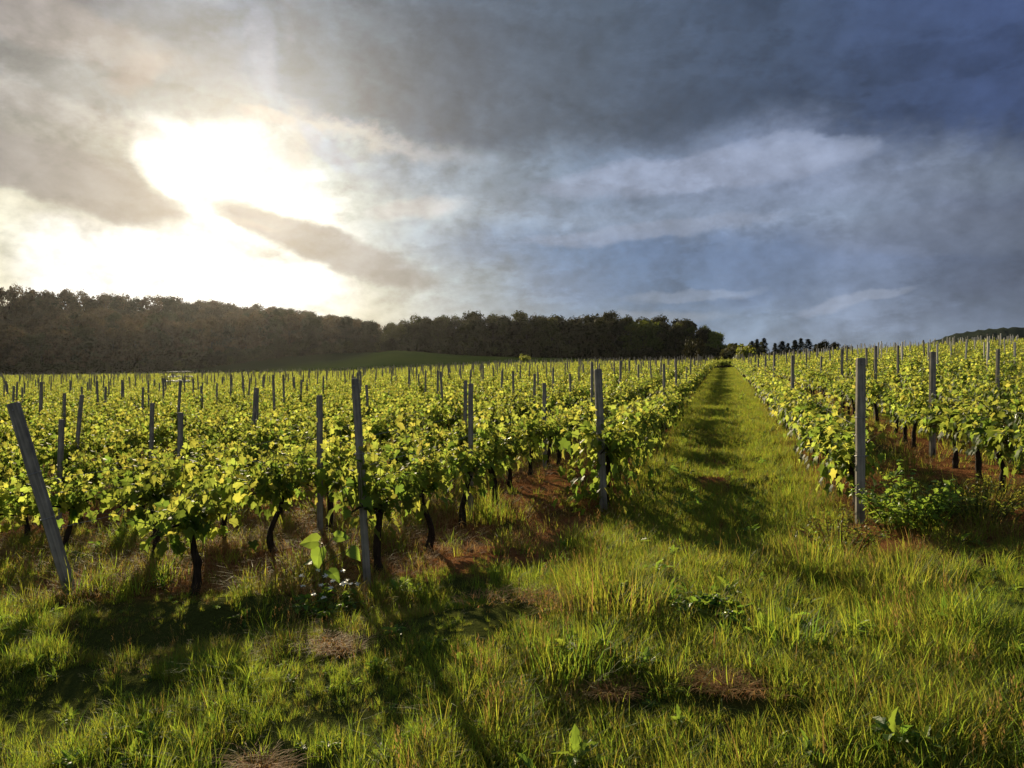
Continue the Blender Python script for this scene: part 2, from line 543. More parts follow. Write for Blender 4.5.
# ------------------------------------------------------------------ materials
def leaf_material(name, dif, tra, tmix=0.5, hue=0.03, val=0.35, gloss=0.35, spec=0.35, tone=0.15):
    m, t = new_mat(name)
    geo = t.node('ShaderNodeNewGeometry')
    oi = t.node('ShaderNodeObjectInfo')
    r = geo.outputs['Random Per Island']
    rr = t.math('FRACT', t.math('ADD', t.math('MULTIPLY', r, 7.31), oi.outputs['Random']))

    def vary(c):
        h = t.node('ShaderNodeHueSaturation')
        t.put(h.inputs['Hue'], t.math('ADD', 0.5 - hue / 2, t.math('MULTIPLY', rr, hue)))
        t.put(h.inputs['Value'], t.math('MULTIPLY', t.math('ADD', 1 - val / 2, t.math('MULTIPLY', r, val)), t.math('ADD', 1 - tone / 2, t.math('MULTIPLY', oi.outputs['Random'], tone))))
        h.inputs['Color'].default_value = (*c, 1)
        return h.outputs[0]
    pb = t.node('ShaderNodeBsdfPrincipled')
    t.put(pb.inputs['Base Color'], vary(dif))
    pb.inputs['Roughness'].default_value = gloss
    pb.inputs['Specular IOR Level'].default_value = spec
    tb = t.node('ShaderNodeBsdfTranslucent')
    t.put(tb.inputs['Color'], vary(tra))
    ms = t.node('ShaderNodeMixShader')
    ms.inputs[0].default_value = tmix
    t.l.new(pb.outputs[0], ms.inputs[1])
    t.l.new(tb.outputs[0], ms.inputs[2])
    t.l.new(ms.outputs[0], t.out.inputs['Surface'])
    return m


def rough_material(name, c1, c2, scale=20, stretch=(1, 1, 1), rough=0.85, bump=0.4, spec=0.2, bdist=0.01):
    m, t = new_mat(name)
    tc = t.node('ShaderNodeTexCoord')
    v = t.vmath('MULTIPLY', tc.outputs['Object'], stretch)
    n = t.noise(v, scale, 6, 0.6, 0.3)
    n2 = t.noise(tc.outputs['Object'], scale * 0.22, 3, 0.5)
    f = t.math('ADD', t.math('MULTIPLY', n, 0.65), t.math('MULTIPLY', n2, 0.35))
    col = t.ramp(f, [(0.34, c1), (0.66, c2)])
    pb = t.node('ShaderNodeBsdfPrincipled')
    t.put(pb.inputs['Base Color'], col)
    pb.inputs['Roughness'].default_value = rough
    pb.inputs['Specular IOR Level'].default_value = spec
    b = t.node('ShaderNodeBump')
    b.inputs['Strength'].default_value = bump
    b.inputs['Distance'].default_value = bdist
    t.put(b.inputs['Height'], n)
    t.l.new(b.outputs[0], pb.inputs['Normal'])
    t.l.new(pb.outputs[0], t.out.inputs['Surface'])
    return m


M_LEAF = leaf_material("vine_leaf", (0.050, 0.095, 0.016), (0.29, 0.37, 0.05), 0.52, 0.06, 0.7, 0.55, 0.12, 0.35)
M_YLEAF = leaf_material("young_vine_leaf", (0.09, 0.13, 0.02), (0.52, 0.55, 0.085), 0.58, 0.06, 0.6, 0.55, 0.12, 0.35)
M_SHOOT = leaf_material("green_shoot", (0.08, 0.09, 0.02), (0.2, 0.2, 0.03), 0.2)
M_BARK = rough_material("vine_bark", (0.012, 0.009, 0.007), (0.06, 0.042, 0.03), 45, (1, 1, 0.15), 0.95, 1.0, 0.1, 0.012)
M_POST = rough_material("weathered_post", (0.11, 0.10, 0.084), (0.36, 0.325, 0.27), 46, (1, 1, 0.035), 0.85, 1.0, 0.15, 0.006)
M_PALE = rough_material("pale_post_wood", (0.48, 0.45, 0.38), (0.66, 0.62, 0.54), 38, (1, 1, 0.06), 0.8, 0.4, 0.2, 0.004)
M_WIRE = rough_material("galvanised_wire", (0.18, 0.18, 0.18), (0.32, 0.32, 0.32), 60, (1, 1, 1), 0.45, 0.1, 0.5)
M_GRASS = leaf_material("grass_blade", (0.085, 0.135, 0.02), (0.46, 0.54, 0.05), 0.5, 0.05, 0.6, 0.6, 0.1)
M_GRASSD = leaf_material("deep_green_grass", (0.05, 0.11, 0.018), (0.26, 0.40, 0.04), 0.48, 0.04, 0.5, 0.6, 0.1)
M_OLIVE = leaf_material("olive_grass", (0.14, 0.13, 0.03), (0.46, 0.40, 0.06), 0.45, 0.04, 0.5, 0.6, 0.1)
M_STRAW = leaf_material("dry_straw", (0.34, 0.22, 0.09), (0.46, 0.27, 0.08), 0.4, 0.03, 0.6, 0.7, 0.1)
M_RUST = leaf_material("rusty_dry_weed", (0.27, 0.135, 0.06), (0.36, 0.19, 0.07), 0.38, 0.03, 0.6, 0.7, 0.08)
M_WEED = leaf_material("weed_leaf", (0.06, 0.12, 0.022), (0.30, 0.42, 0.045), 0.47, 0.05, 0.5, 0.5, 0.2)
M_BRIGHT = leaf_material("bright_young_leaf", (0.09, 0.17, 0.025), (0.36, 0.50, 0.06), 0.5, 0.02, 0.25, 0.45, 0.25)
M_FLOWER = leaf_material("white_petal", (0.7, 0.7, 0.62), (0.5, 0.5, 0.4), 0.4, 0.01, 0.2)
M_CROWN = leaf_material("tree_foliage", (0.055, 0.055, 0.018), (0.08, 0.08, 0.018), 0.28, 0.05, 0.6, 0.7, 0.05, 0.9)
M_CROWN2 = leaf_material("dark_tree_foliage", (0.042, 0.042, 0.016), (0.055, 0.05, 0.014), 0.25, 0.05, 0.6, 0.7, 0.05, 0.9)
M_CROWN_HAZE = leaf_material("haze_browned_tree_foliage", (0.085, 0.062, 0.034), (0.13, 0.09, 0.035), 0.3, 0.04, 0.6, 0.7, 0.05, 0.7)  # brown haze glow over the left wood, painted into its foliage colour
M_CROWN_SUNLIT = leaf_material("sunlit_tree_foliage", (0.085, 0.11, 0.022), (0.22, 0.25, 0.035), 0.4, 0.05, 0.6, 0.7, 0.05, 0.6)  # greener crowns with sunlit brightness painted into the colour
M_BUSH = leaf_material("bush_foliage", (0.09, 0.12, 0.022), (0.34, 0.36, 0.045), 0.42, 0.04, 0.5, 0.5, 0.2)
M_CONIFER = leaf_material("conifer_foliage", (0.06, 0.074, 0.05), (0.05, 0.06, 0.035), 0.2, 0.03, 0.6, 0.6, 0.15)
M_TBARK = rough_material("tree_bark", (0.03, 0.024, 0.018), (0.09, 0.075, 0.06), 3, (1, 1, 0.2), 0.95, 0.8, 0.1, 0.05)


# ------------------------------------------------------------------ ground
def ground_material():
    m, t = new_mat("ground_soil_and_turf")
    geo = t.node('ShaderNodeNewGeometry')
    P = geo.outputs['Position']
    sep = t.node('ShaderNodeSeparateXYZ')
    t.l.new(P, sep.inputs[0])
    p = t.vmath('DOT_PRODUCT', P, (RD.y, -RD.x, 0))
    nb = t.noise(P, 0.9, 5, 0.6)
    nf = t.noise(P, 7.0, 6, 0.65)
    nx = t.noise(P, 40.0, 4, 0.7)
    wob = t.math('MULTIPLY', t.math('SUBTRACT', nf, 0.5), 0.5)
    pw = t.math('ADD', p, wob)
    dl = t.math('PINGPONG', t.math('SUBTRACT', pw, -1.45), 0.75)
    dr = t.math('PINGPONG', t.math('SUBTRACT', pw, 1.44), 0.9)
    left = t.math('LESS_THAN', p, 0.0)
    drow = t.math('ADD', t.math('MULTIPLY', dl, left), t.math('MULTIPLY', dr, t.math('SUBTRACT', 1.0, left)))
    lane = t.math('LESS_THAN', t.math('ABSOLUTE', p), 1.3)
    strip = t.math('SUBTRACT', 1.0, t.sstep(drow, 0.28, 0.5))
    strip = t.math('MAXIMUM', strip, t.math('MULTIPLY', t.sstep(nb, 0.36, 0.5), t.math('SUBTRACT', 1.0, lane)))
    field = t.sstep(sep.outputs[1], 6.2, 7.2)
    mead = t.sstep(sep.outputs[1], 112, 125)
    strip = t.math('MULTIPLY', t.math('MULTIPLY', strip, field), t.math('SUBTRACT', 1.0, mead))
    soil = t.ramp(t.math('ADD', t.math('MULTIPLY', nf, 0.6), t.math('MULTIPLY', nx, 0.4)),
                  [(0.3, (0.07, 0.03, 0.014)), (0.5, (0.19, 0.08, 0.034)), (0.72, (0.32, 0.16, 0.07))])
    turf = t.ramp(t.math('ADD', t.math('MULTIPLY', nb, 0.4), t.math('MULTIPLY', nx, 0.6)),
                  [(0.3, (0.03, 0.035, 0.010)), (0.55, (0.06, 0.07, 0.018)), (0.75, (0.11, 0.085, 0.03))])
    meadow = t.ramp(t.noise(P, 0.06, 5, 0.6), [(0.3, (0.022, 0.038, 0.010)), (0.7, (0.04, 0.056, 0.014))])
    col = t.mix(strip, turf, soil)
    col = t.mix(mead, col, meadow)
    pb = t.node('ShaderNodeBsdfPrincipled')
    t.put(pb.inputs['Base Color'], col)
    pb.inputs['Roughness'].default_value = 0.95
    pb.inputs['Specular IOR Level'].default_value = 0.0
    b = t.node('ShaderNodeBump')
    b.inputs['Strength'].default_value = 0.9
    b.inputs['Distance'].default_value = 0.05
    t.put(b.inputs['Height'], t.math('ADD', nf, t.math('MULTIPLY', nx, 0.6)))
    t.l.new(b.outputs[0], pb.inputs['Normal'])
    t.l.new(pb.outputs[0], t.out.inputs['Surface'])
    return m


def grid_mesh(name, xs, ys, zf, mat):
    gx, gy = np.meshgrid(xs, ys)
    z = zf(gx, gy)
    n, k = gx.shape
    me = bpy.data.meshes.new(name)
    v = np.stack([gx, gy, z], -1).reshape(-1, 3)
    idx = np.arange(n * k).reshape(n, k)
    q = np.stack([idx[:-1, :-1], idx[:-1, 1:], idx[1:, 1:], idx[1:, :-1]], -1).reshape(-1, 4)
    me.vertices.add(len(v))
    me.vertices.foreach_set('co', v.ravel().astype(np.float32))
    me.loops.add(q.size)
    me.loops.foreach_set('vertex_index', q.ravel().astype(np.int32))
    me.polygons.add(len(q))
    me.polygons.foreach_set('loop_start', np.arange(0, q.size, 4, dtype=np.int32))
    me.polygons.foreach_set('use_smooth', np.ones(len(q), bool))
    me.materials.append(mat)
    me.update(calc_edges=True)
    return link(name, me)


xs = 6 * np.sinh(np.linspace(-math.asinh(2400 / 6), math.asinh(2400 / 6), 420))
ys = np.concatenate([np.linspace(-60, -2, 16), 5 * np.sinh(np.linspace(-0.2, math.asinh(2900 / 5), 420))])
ground = grid_mesh("ground", xs, ys, gz, ground_material())
tag(ground, kind="structure")

# the wooded hill at the right horizon
M_HILL = rough_material("far_hill_woodland", (0.018, 0.026, 0.02), (0.05, 0.06, 0.04), 0.02, (1, 1, 1), 1.0, 1.0, 0.0, 4.0)


def hill_z(x, y):
    u = x / np.maximum(y, 1)
    h = np.interp(u, [.42, .47, .5, .53, .56, .6, .64, .7, .8, 1.0, 1.2, 1.5],
                  [-6, 25, 35, 44, 52, 56.5, 59, 60, 64, 70, 50, 0])
    k = np.exp(-((y - 820) / 190.0) ** 2)
    h = h * k
    h = h + (.7 * np.sin(x * .043 + np.sin(y * .07)) + .9 * np.sin(x * .31 + y * .2 + 2 * np.sin(x * .05)) + .8 * np.sin(x * .57 - y * .33 + 2.5 * np.sin(x * .031))) * np.clip(h / 20, 0, 1)
    return h - 4 * (1 - k)


hill = grid_mesh("hill", np.linspace(250, 1500, 340), np.linspace(520, 1150, 90), hill_z, M_HILL)
tag(hill, kind="structure")


# ------------------------------------------------------------------ leaf shapes
VL = [(0, 0.0), (-.26, -.14), (-.50, .06), (-.40, .27), (-.56, .55), (-.24, .60), (0, 1.0)]
VL = VL + [(-x, y) for x, y in VL[-2:0:-1]]


def leaf_pts(pos, size, nrm, tip, outline=VL, fold=0.22, droop=0.25):
    """a lobed leaf: centre fan with a folded midrib and a drooping tip"""
    n = Vector(nrm).normalized()
    y = Vector(tip)
    y = (y - n * y.dot(n))
    if y.length < 1e-4:
        y = n.orthogonal()
    y.normalize()
    x = y.cross(n)
    pos = Vector(pos)
    out = [pos + (y * 0.35 + n * 0.02) * size]
    for a, b in outline:
        z = fold * abs(a) - droop * max(b - 0.2, 0) ** 2
        out.append(pos + (x * a + y * b + n * z) * size)
    k = len(outline)
    return out, [(0, 1 + i, 1 + (i + 1) % k) for i in range(k)]


def rvec(s=1.0):
    return Vector((random.gauss(0, s), random.gauss(0, s), random.gauss(0, s)))


def make_vine(seed, bushy=1.0, low=0.0):
    """returns (trunk builder, foliage builder); local X runs along the row"""
    random.seed(seed)
    tr = MB()
    lean = random.uniform(-.10, .10)
    ht = random.uniform(.50, .58)
    pts, rad = [], []
    wx, wy = random.uniform(-.05, .05), random.uniform(-.05, .05)
    for i in range(8):
        k = i / 7
        pts.append((lean * k + wx * math.sin(k * 5.0) + random.uniform(-.008, .008), wy * math.sin(k * 4) + random.uniform(-.008, .008), -0.06 + (ht + .06) * k))
        rad.append((.038 - .012 * k) * random.uniform(.85, 1.2) + (.014 if i == 0 else 0))
    rad[-1] *= 1.5
    tr.tube(pts, rad, 8, 0, True, 0.16)
    head = Vector(pts[-1])
    fo = MB()
    shoots = []
    for s in (-1, 1):
        L = random.uniform(.42, .60)
        cp, cr = [head], [.017]
        for i in range(1, 7):
            k = i / 6
            cp.append(head + Vector((s * L * k, random.uniform(-.02, .02), .10 * math.sin(k * 2.6) + random.uniform(-.015, .015))))
            cr.append(.014 - .006 * k)
        tr.tube(cp, cr, 5, 0, True, 0.1)
        n = 8
        for i in range(n):
            k = (i + random.uniform(.2, 1.0)) / n
            base = head + Vector((s * L * k, random.uniform(-.02, .02), .10 * math.sin(k * 2.6)))
            shoots.append(base)
    for j in range(4):
        shoots.append(head + Vector((random.uniform(-.1, .1), random.uniform(-.03, .03), 0)))
    for base in shoots:
        L = random.uniform(.24, .52) * (1.0 if random.random() > .18 else 1.5)
        side = random.gauss(0, .17 * bushy)
        if random.random() < .22:
            side *= 2.0
            L *= .8
        dx = random.gauss(0, .12)
        droop = random.uniform(0.0, .22) + abs(side) * .5
        sp = []
        m = 6
        for i in range(m + 1):
            k = i / m
            sp.append(base + Vector((dx * k, side * k, L * k - droop * L * k * k)) + rvec(.006))
        fo.tube(sp, [.0055 - .0035 * i / m for i in range(m + 1)], 3, 2, False)
        nl = int(L / .042) + 2
        sgn = random.choice((-1, 1))
        for i in range(nl):
            k = (i + random.random() * .5) / nl
            q = k * m
            a = int(min(q, m - 1))
            pt = sp[a].lerp(sp[a + 1], q - a)
            sgn = -sgn
            out = Vector((random.gauss(0, .5), sgn * random.uniform(.3, 1.0) + side * .8, random.uniform(-.1, .5))).normalized()
            pet = random.uniform(.04, .10) * (1.1 - .5 * k)
            p0 = pt + out * pet
            size = random.uniform(.055, .125) * (1.05 - .5 * k * k)
            nrm = Vector((0, 0, 1)) * random.uniform(.1, 1.0) + out * random.uniform(.0, .9) + rvec(.42)
            tip = out + Vector((0, 0, -random.uniform(.2, 1.1))) + rvec(.25)
            v, f = leaf_pts(p0, size, nrm, tip, VL, random.uniform(.1, .4), random.uniform(.1, .45))
            fo.add(v, f, 1 if (k > .66 or random.random() < .2) else 0)
    # leaves hanging from the head and canes
    for j in range(int(44 + (90 if low < 1 else 210) * low)):
        x = random.gauss(0, .3)
        y = random.gauss(0, .13 + .12 * low)
        z = head.z + random.uniform(-.10 - .52 * low, .24)
        nrm = Vector((random.gauss(0, .4), math.copysign(random.uniform(.3, 1), y), random.uniform(0, .7)))
        v, f = leaf_pts((x, y, z), random.uniform(.08, .13), nrm, Vector((random.gauss(0, .3), y, -1)), VL, .2, .3)
        fo.add(v, f, 0 if random.random() < .75 else 1)
    return tr, fo


N_VAR = 10
VT, VF, VALL = [], [], []
LM = [M_LEAF, M_YLEAF, M_SHOOT]
for i in range(N_VAR):
    tr, fo = make_vine(100 + i, random.uniform(.85, 1.2), 0.0 if i % 4 else .12)
    VT.append(tr.mesh("trunk", [M_BARK], True))
    VF.append(fo.mesh("foliage", LM))
    for v, in zip(tr.v):
        pass
    al = MB()
    al.v, al.nv = list(fo.v), fo.nv
    al.f, al.m = list(fo.f), list(fo.m)
    off = 0
    o0 = al.nv
    al.v += tr.v
    al.f += [tuple(q + o0 for q in f) for f in tr.f]
    al.m += [3] * len(tr.f)
    al.nv += tr.nv
    VALL.append(al.mesh("grapevine_variant", LM + [M_BARK]))
for sd, bu, lo in ((177, 1.6, 1.1), (178, 1.3, .5), (179, 1.25, .4), (180, 1.3, .45)):
    trb, fob = make_vine(sd, bu, lo)
    VT.append(trb.mesh("trunk", [M_BARK], True))
    VF.append(fob.mesh("foliage", LM))
random.seed(5)

ORD = ["nearest", "second", "third", "fourth", "fifth", "sixth", "seventh", "eighth", "ninth", "tenth", "eleventh", "twelfth"]
ROWN = ["first", "second", "third", "fourth", "fifth", "sixth", "seventh", "eighth", "ninth", "tenth", "eleventh", "twelfth"]


def row_name(side, k):
    w = "left" if side < 0 else "right"
    if k < len(ROWN):
        return f"{ROWN[k]} vine row {w} of the grass lane"
    return None


# ------------------------------------------------------------------ where the vines stand
vines = []          # (dist, side, rowindex, index in row, x, y)
for side, rows in ((-1, LROWS), (1, RROWS)):
    for k, p in enumerate(rows):
        y = row_start(p) + (0.0 if k < 3 else random.uniform(0, .4))
        i = 0
        while True:
            x = row_x(p, y)
            u = x / y
            if y > d_max(u) or y > 175:
                break
            if -1.0 < u < .9 and random.random() > .02:
                jx = random.gauss(0, .03)
                vines.append((math.hypot(x, y), side, k, i, x + jx, y + random.gauss(0, .05)))
            i += 1
            y += 1.12 * RD.y * random.uniform(.93, 1.07)
for j in range(26):
    p, y = random.uniform(-1.3, 1.4), random.uniform(108, 118)
    vines.append((math.hypot(row_x(p, y), y), -1, 90, 0, row_x(p, y), y))
vines.sort()
NEAR = [v for v in vines if abs(v[4] / v[5]) < .69][:290]
near_set = set(id(v) for v in NEAR)
FAR = [v for v in vines if id(v) not in near_set]
cnt = {}
rank = {}
for v in sorted(NEAR, key=lambda q: q[5]):
    c = cnt.get((v[1], v[2]), 0)
    rank[id(v)] = c
    cnt[(v[1], v[2])] = c + 1
bent = None
for v in NEAR:
    d, side, k, i, x, y = v
    z = gz1(x, y)
    if side < 0 and k == 0 and i == 0:
        var = N_VAR
    elif k == 0 or (side < 0 and k == 1 and random.random() < .15):
        var = N_VAR + 1 + random.randrange(3)
    else:
        var = random.randrange(N_VAR)
    root = empty("grapevine", (x, y, z - .01), RANG + (math.pi if random.random() < .5 else 0) + random.gauss(0, .06), random.uniform(.93, 1.07) * (1.12 if var == N_VAR else 1))
    link("trunk", VT[var], root)
    link("foliage", VF[var], root)
    rn = row_name(side, k)
    r = rank[id(v)]
    starts_in_view = (side < 0 and k <= 3) or (side > 0 and k <= 1)
    if rn and r < 12 and starts_in_view:
        if side < 0 and k == 0 and i == 0:
            lab = "bushy grapevine leafed to the ground behind the upright post left of the grass lane"
        else:
            lab = f"leafy grapevine, {ROWN[r]} from near end of {rn}"
    elif rn and r < 12:
        lab = f"leafy grapevine, {ORD[r]} one visible along {rn}"
    elif rn:
        lab = f"leafy grapevine beyond the first dozen in {rn}"
    else:
        lab = f"leafy grapevine beyond the twelve rows nearest the grass lane, {'left' if side < 0 else 'right'} side"
    tag(root, lab, "grapevine", "grapevines along the trellis rows")

# ------------------------------------------------------------------ instanced stuff
def scatter(name, sources, pts, rots, scl, idx, kind="stuff"):
    col = bpy.data.collections.new(name + "_sources")
    for i, me in enumerate(sources):
        o = bpy.data.objects.new(f"src_{i:03d}", me)
        col.objects.link(o)
    me = bpy.data.meshes.new(name)
    n = len(pts)
    me.vertices.add(n)
    me.vertices.foreach_set('co', np.asarray(pts, np.float32).ravel())
    a = me.attributes.new("rot", 'FLOAT_VECTOR', 'POINT')
    a.data.foreach_set('vector', np.asarray(rots, np.float32).ravel())
    a = me.attributes.new("scl", 'FLOAT_VECTOR', 'POINT')
    a.data.foreach_set('vector', np.asarray(scl, np.float32).ravel())
    a = me.attributes.new("idx", 'INT', 'POINT')
    a.data.foreach_set('value', np.asarray(idx, np.int32))
    o = link(name, me)
    ng = bpy.data.node_groups.new(name + "_scatter", 'GeometryNodeTree')
    ng.interface.new_socket("Geometry", in_out='INPUT', socket_type='NodeSocketGeometry')
    ng.interface.new_socket("Geometry", in_out='OUTPUT', socket_type='NodeSocketGeometry')
    N, L = ng.nodes, ng.links
    gi, go = N.new('NodeGroupInput'), N.new('NodeGroupOutput')
    ci = N.new('GeometryNodeCollectionInfo')
    ci.inputs['Collection'].default_value = col
    ci.inputs['Separate Children'].default_value = True
    ci.inputs['Reset Children'].default_value = True
    ip = N.new('GeometryNodeInstanceOnPoints')
    ip.inputs['Pick Instance'].default_value = True

    def na(nm, ty):
        q = N.new('GeometryNodeInputNamedAttribute')
        q.data_type = ty
        q.inputs['Name'].default_value = nm
        return [s for s in q.outputs if s.enabled and s.name == 'Attribute'][0]
    L.new(gi.outputs[0], ip.inputs['Points'])
    L.new(ci.outputs[0], ip.inputs['Instance'])
    L.new(na("idx", 'INT'), ip.inputs['Instance Index'])
    L.new(na("rot", 'FLOAT_VECTOR'), ip.inputs['Rotation'])
    L.new(na("scl", 'FLOAT_VECTOR'), ip.inputs['Scale'])
    L.new(ip.outputs[0], go.inputs[0])
    md = o.modifiers.new("scatter", 'NODES')
    md.node_group = ng
    o["kind"] = kind
    return o


fx = np.array([v[4] for v in FAR])
fy = np.array([v[5] for v in FAR])
fz = gz(fx, fy) - .01
n = len(FAR)
rot = np.zeros((n, 3))
rot[:, 2] = RANG + np.where(rng.random(n) < .5, math.pi, 0) + rng.normal(0, .06, n)
s = rng.uniform(.92, 1.08, n)
fv = scatter("grapevines", VALL, np.stack([fx, fy, fz], 1), rot, np.stack([s, s, s * rng.uniform(.92, 1.1, n)], 1), rng.integers(0, N_VAR, n))
tag(fv, "mass of leafy grapevines filling the farther rows up to the wood and the ridge", "grapevines")


# ------------------------------------------------------------------ posts
def post_parts(h, w=.072, dp=.056):
    b = MB()
    # a square weathered post with chamfered corners and a slightly worn, bevelled top
    c = .010
    ring = [(-w / 2 + c, -dp / 2), (w / 2 - c, -dp / 2), (w / 2, -dp / 2 + c), (w / 2, dp / 2 - c), (w / 2 - c, dp / 2), (-w / 2 + c, dp / 2), (-w / 2, dp / 2 - c), (-w / 2, -dp / 2 + c)]
    zs = [-.35] + [h * k / 9 for k in range(9)] + [h - .012, h]
    vs, fs = [], []
    ox = oy = 0
    for i, z in enumerate(zs):
        sc = .8 if i == len(zs) - 1 else 1
        ox += random.gauss(0, .0018)
        oy += random.gauss(0, .0018)
        for x, y in ring:
            vs.append((x * sc + ox, y * sc + oy, z))
    for i in range(len(zs) - 1):
        for k in range(8):
            k2 = (k + 1) % 8
            fs.append((i * 8 + k, i * 8 + k2, (i + 1) * 8 + k2, (i + 1) * 8 + k))
    fs.append(tuple((len(zs) - 1) * 8 + k for k in range(8)))
    b.add(vs, fs)
    return b


def tie_mb(z, w=.072, dp=.056):
    b = MB()
    w, dp = w / 2 + .003, dp / 2 + .003
    pts = [(-w, -dp), (w, -dp), (w, dp), (-w, dp)]
    for i in range(4):
        a, c = pts[i], pts[(i + 1) % 4]
        b.tube([(a[0], a[1], z), (c[0], c[1], z + .004)], .0035, 5)
    b.tube([(w, -dp, z), (w + .02, -dp - .012, z + .012)], .0025, 4)
    return b


def bolt_mb(z, dp=.056):
    b = MB()
    b.tube([(0, -dp / 2 - .001, z), (0, -dp / 2 - .008, z)], [.007, .006], 8)
    return b


POST_ME = []
for i, (hh, w) in enumerate(((1.72, .062), (1.64, .058), (1.78, .064), (1.55, .064), (1.72, .094))):
    random.seed(40 + i)
    POST_ME.append((post_parts(hh, w, .056 + .3 * max(0, w - .07)).mesh("post", [M_POST]), post_parts(hh, w * .9).mesh("post", [M_PALE]),
                    tie_mb(hh - .62, w).mesh("wire_tie", [M_WIRE]), tie_mb(hh - 1.02, w).mesh("wire_tie", [M_WIRE]), bolt_mb(hh - .06).mesh("bolt", [M_WIRE])))
random.seed(9)
near_posts = [
    # row side, row k, y, variant, height scale, (lean x, lean y), label
    (-1, 0, 9.80, 4, 1.02, (-.045, .0), "upright grey post with a dark knot standing before the bushy vine left of the lane"),
    (-1, 1, 6.75, 0, 1.04, (-.06, -.03), "tall grey post leaning slightly left with its foot in the headland grass"),
    (-1, 1, 9.50, 1, 1.00, (.0, .0), "slim dark post between vines, next behind the slightly leaning tall grey post"),
    (-1, 1, 13.4, 3, .95, (0, 0), None), (-1, 1, 18.2, 2, 1, (0, 0), None), (-1, 1, 23.2, 2, 1, (0, 0), None),
    (-1, 2, 8.92, 3, 1.02, (.0, .0), "short grey post just left of the tall leaning grey post, foot hidden in vines"),
    (-1, 2, 13.9, 1, .97, (.01, 0), None),
    (-1, 3, 6.80, 4, 1.0, (-.25, -.06), "thick weathered post tilted strongly to the left at the picture's left edge"),
    (-1, 4, 10.7, 3, .98, (.02, 0), "short dark post rising from vines right of the strongly tilted post"),
    (-1, 5, 12.3, 1, .97, (.02, 0), None), (-1, 5, 14.9, 1, .98, (.07, 0), None),
    (-1, 5, 10.6, 3, 1.0, (.03, 0), None), (-1, 6, 12.7, 1, 1.0, (.09, 0), None),
    (1, 0, 8.65, 4, 1.06, (.012, .02), "tall bolted grey post beside the leafy weed right of the grass lane"),
    (1, 0, 17.3, 0, 1, (0, 0), None), (1, 0, 23.5, 2, 1, (0, 0), None),
    (1, 1, 12.7, 4, .99, (0, 0), "dark post at the right, rising from the second row behind the tall bolted post"),
    (1, 1, 17.5, 0, 1, (0, 0), None), (1, 1, 22.5, 2, 1, (0, 0), None),
    (1, 2, 15.1, 2, .93, (.02, 0), "slender dark post near the right edge standing before two pale posts"),
    (1, 2, 23.7, 0, 1, (0, 0), None),
]
posts = []          # dist, side, k, x, y, var, hs, lean, label, pale
for side, k, y, var, hs, lean, lab in near_posts:
    p = (LROWS if side < 0 else RROWS)[k]
    x = row_x(p, y) + (.22 if lab and "tilted strongly" in lab and "right of" not in lab else 0)
    posts.append([math.hypot(x, y), side, k, x, y, var, hs, lean, lab, False])
listed = [(q[3] / q[4], q[4]) for q in posts]
done = {}
for q in near_posts:
    done[(q[0], q[1])] = max(done.get((q[0], q[1]), 0), q[2])
for side, rows in ((-1, LROWS), (1, RROWS)):
    for k, p in enumerate(rows):
        if (side, k) in done:
            y = done[(side, k)] + 5.0
        else:
            y = row_start(p) + random.uniform(.5, 6.5) + (3 if side < 0 else 2)
        while True:
            x = row_x(p, y)
            u = x / y
            if y > d_max(u):
                break
            if -.8 < u < .8 and y > 7 and not (y < 17 and min(abs(u - a) for a, c in listed) < .035) and not (side < 0 and y < 11):
                lean = (random.gauss(0, .03), random.gauss(0, .02))
                pale = side > 0 and k >= 3 and (random.random() < .75 if y > 16 else False)
                posts.append([math.hypot(x, y), side, k, x, y, random.randrange(4), random.uniform(.9, 1.05), lean, None, pale])
            y += random.uniform(4.7, 5.3)
posts.sort(key=lambda q: q[0])
inview = [q for q in posts if abs(q[3] / q[4]) < .67]
NEARP = inview[:290]
nid = set(id(q) for q in NEARP)
FARP = [q for q in posts if id(q) not in nid]
pc = {}
for q in sorted(NEARP, key=lambda q: q[4]):
    d, side, k, x, y, var, hs, lean, lab, pale = q
    me = POST_ME[var]
    root = empty("vineyard_post", (x, y, gz1(x, y)))
    root.scale = (1, 1, hs)
    root.rotation_euler = (-lean[1], lean[0], random.gauss(.1, .12))
    link("stake", me[1 if pale else 0], root)
    if d < 26:
        link("wire_tie", me[2], root)
        link("wire_tie", me[3], root)
        link("bolt", me[4], root)
    c = pc.get((side, k), 0)
    pc[(side, k)] = c + 1
    rn = row_name(side, k)
    w = "pale" if pale else "grey"
    if lab is None:
        if rn and c < 8:
            lab = f"{w} vineyard post, {ORD[c]} visible along {rn}"
        elif rn:
            lab = f"{w} vineyard post beyond the eighth along {rn}"
        else:
            lab = f"{w} vineyard post in the close rows far {'left' if side < 0 else 'right'} of the lane"
    tag(root, lab, "post", "posts of the vine trellis")
n = len(FARP)
px = np.array([q[3] for q in FARP])
py_ = np.array([q[4] for q in FARP])
rot = np.stack([[-q[7][1] for q in FARP], [q[7][0] for q in FARP], rng.uniform(-.2, .3, n)], 1)
hs = np.array([q[6] for q in FARP])
fp = scatter("vineyard_posts", [m[0] for m in POST_ME] + [m[1] for m in POST_ME], np.stack([px, py_, gz(px, py_)], 1), rot,
             np.stack([np.ones(n), np.ones(n), hs], 1), np.array([q[5] + (5 if q[9] else 0) for q in FARP]))
tag(fp, "many small posts combing the farthest vine rows", "posts")

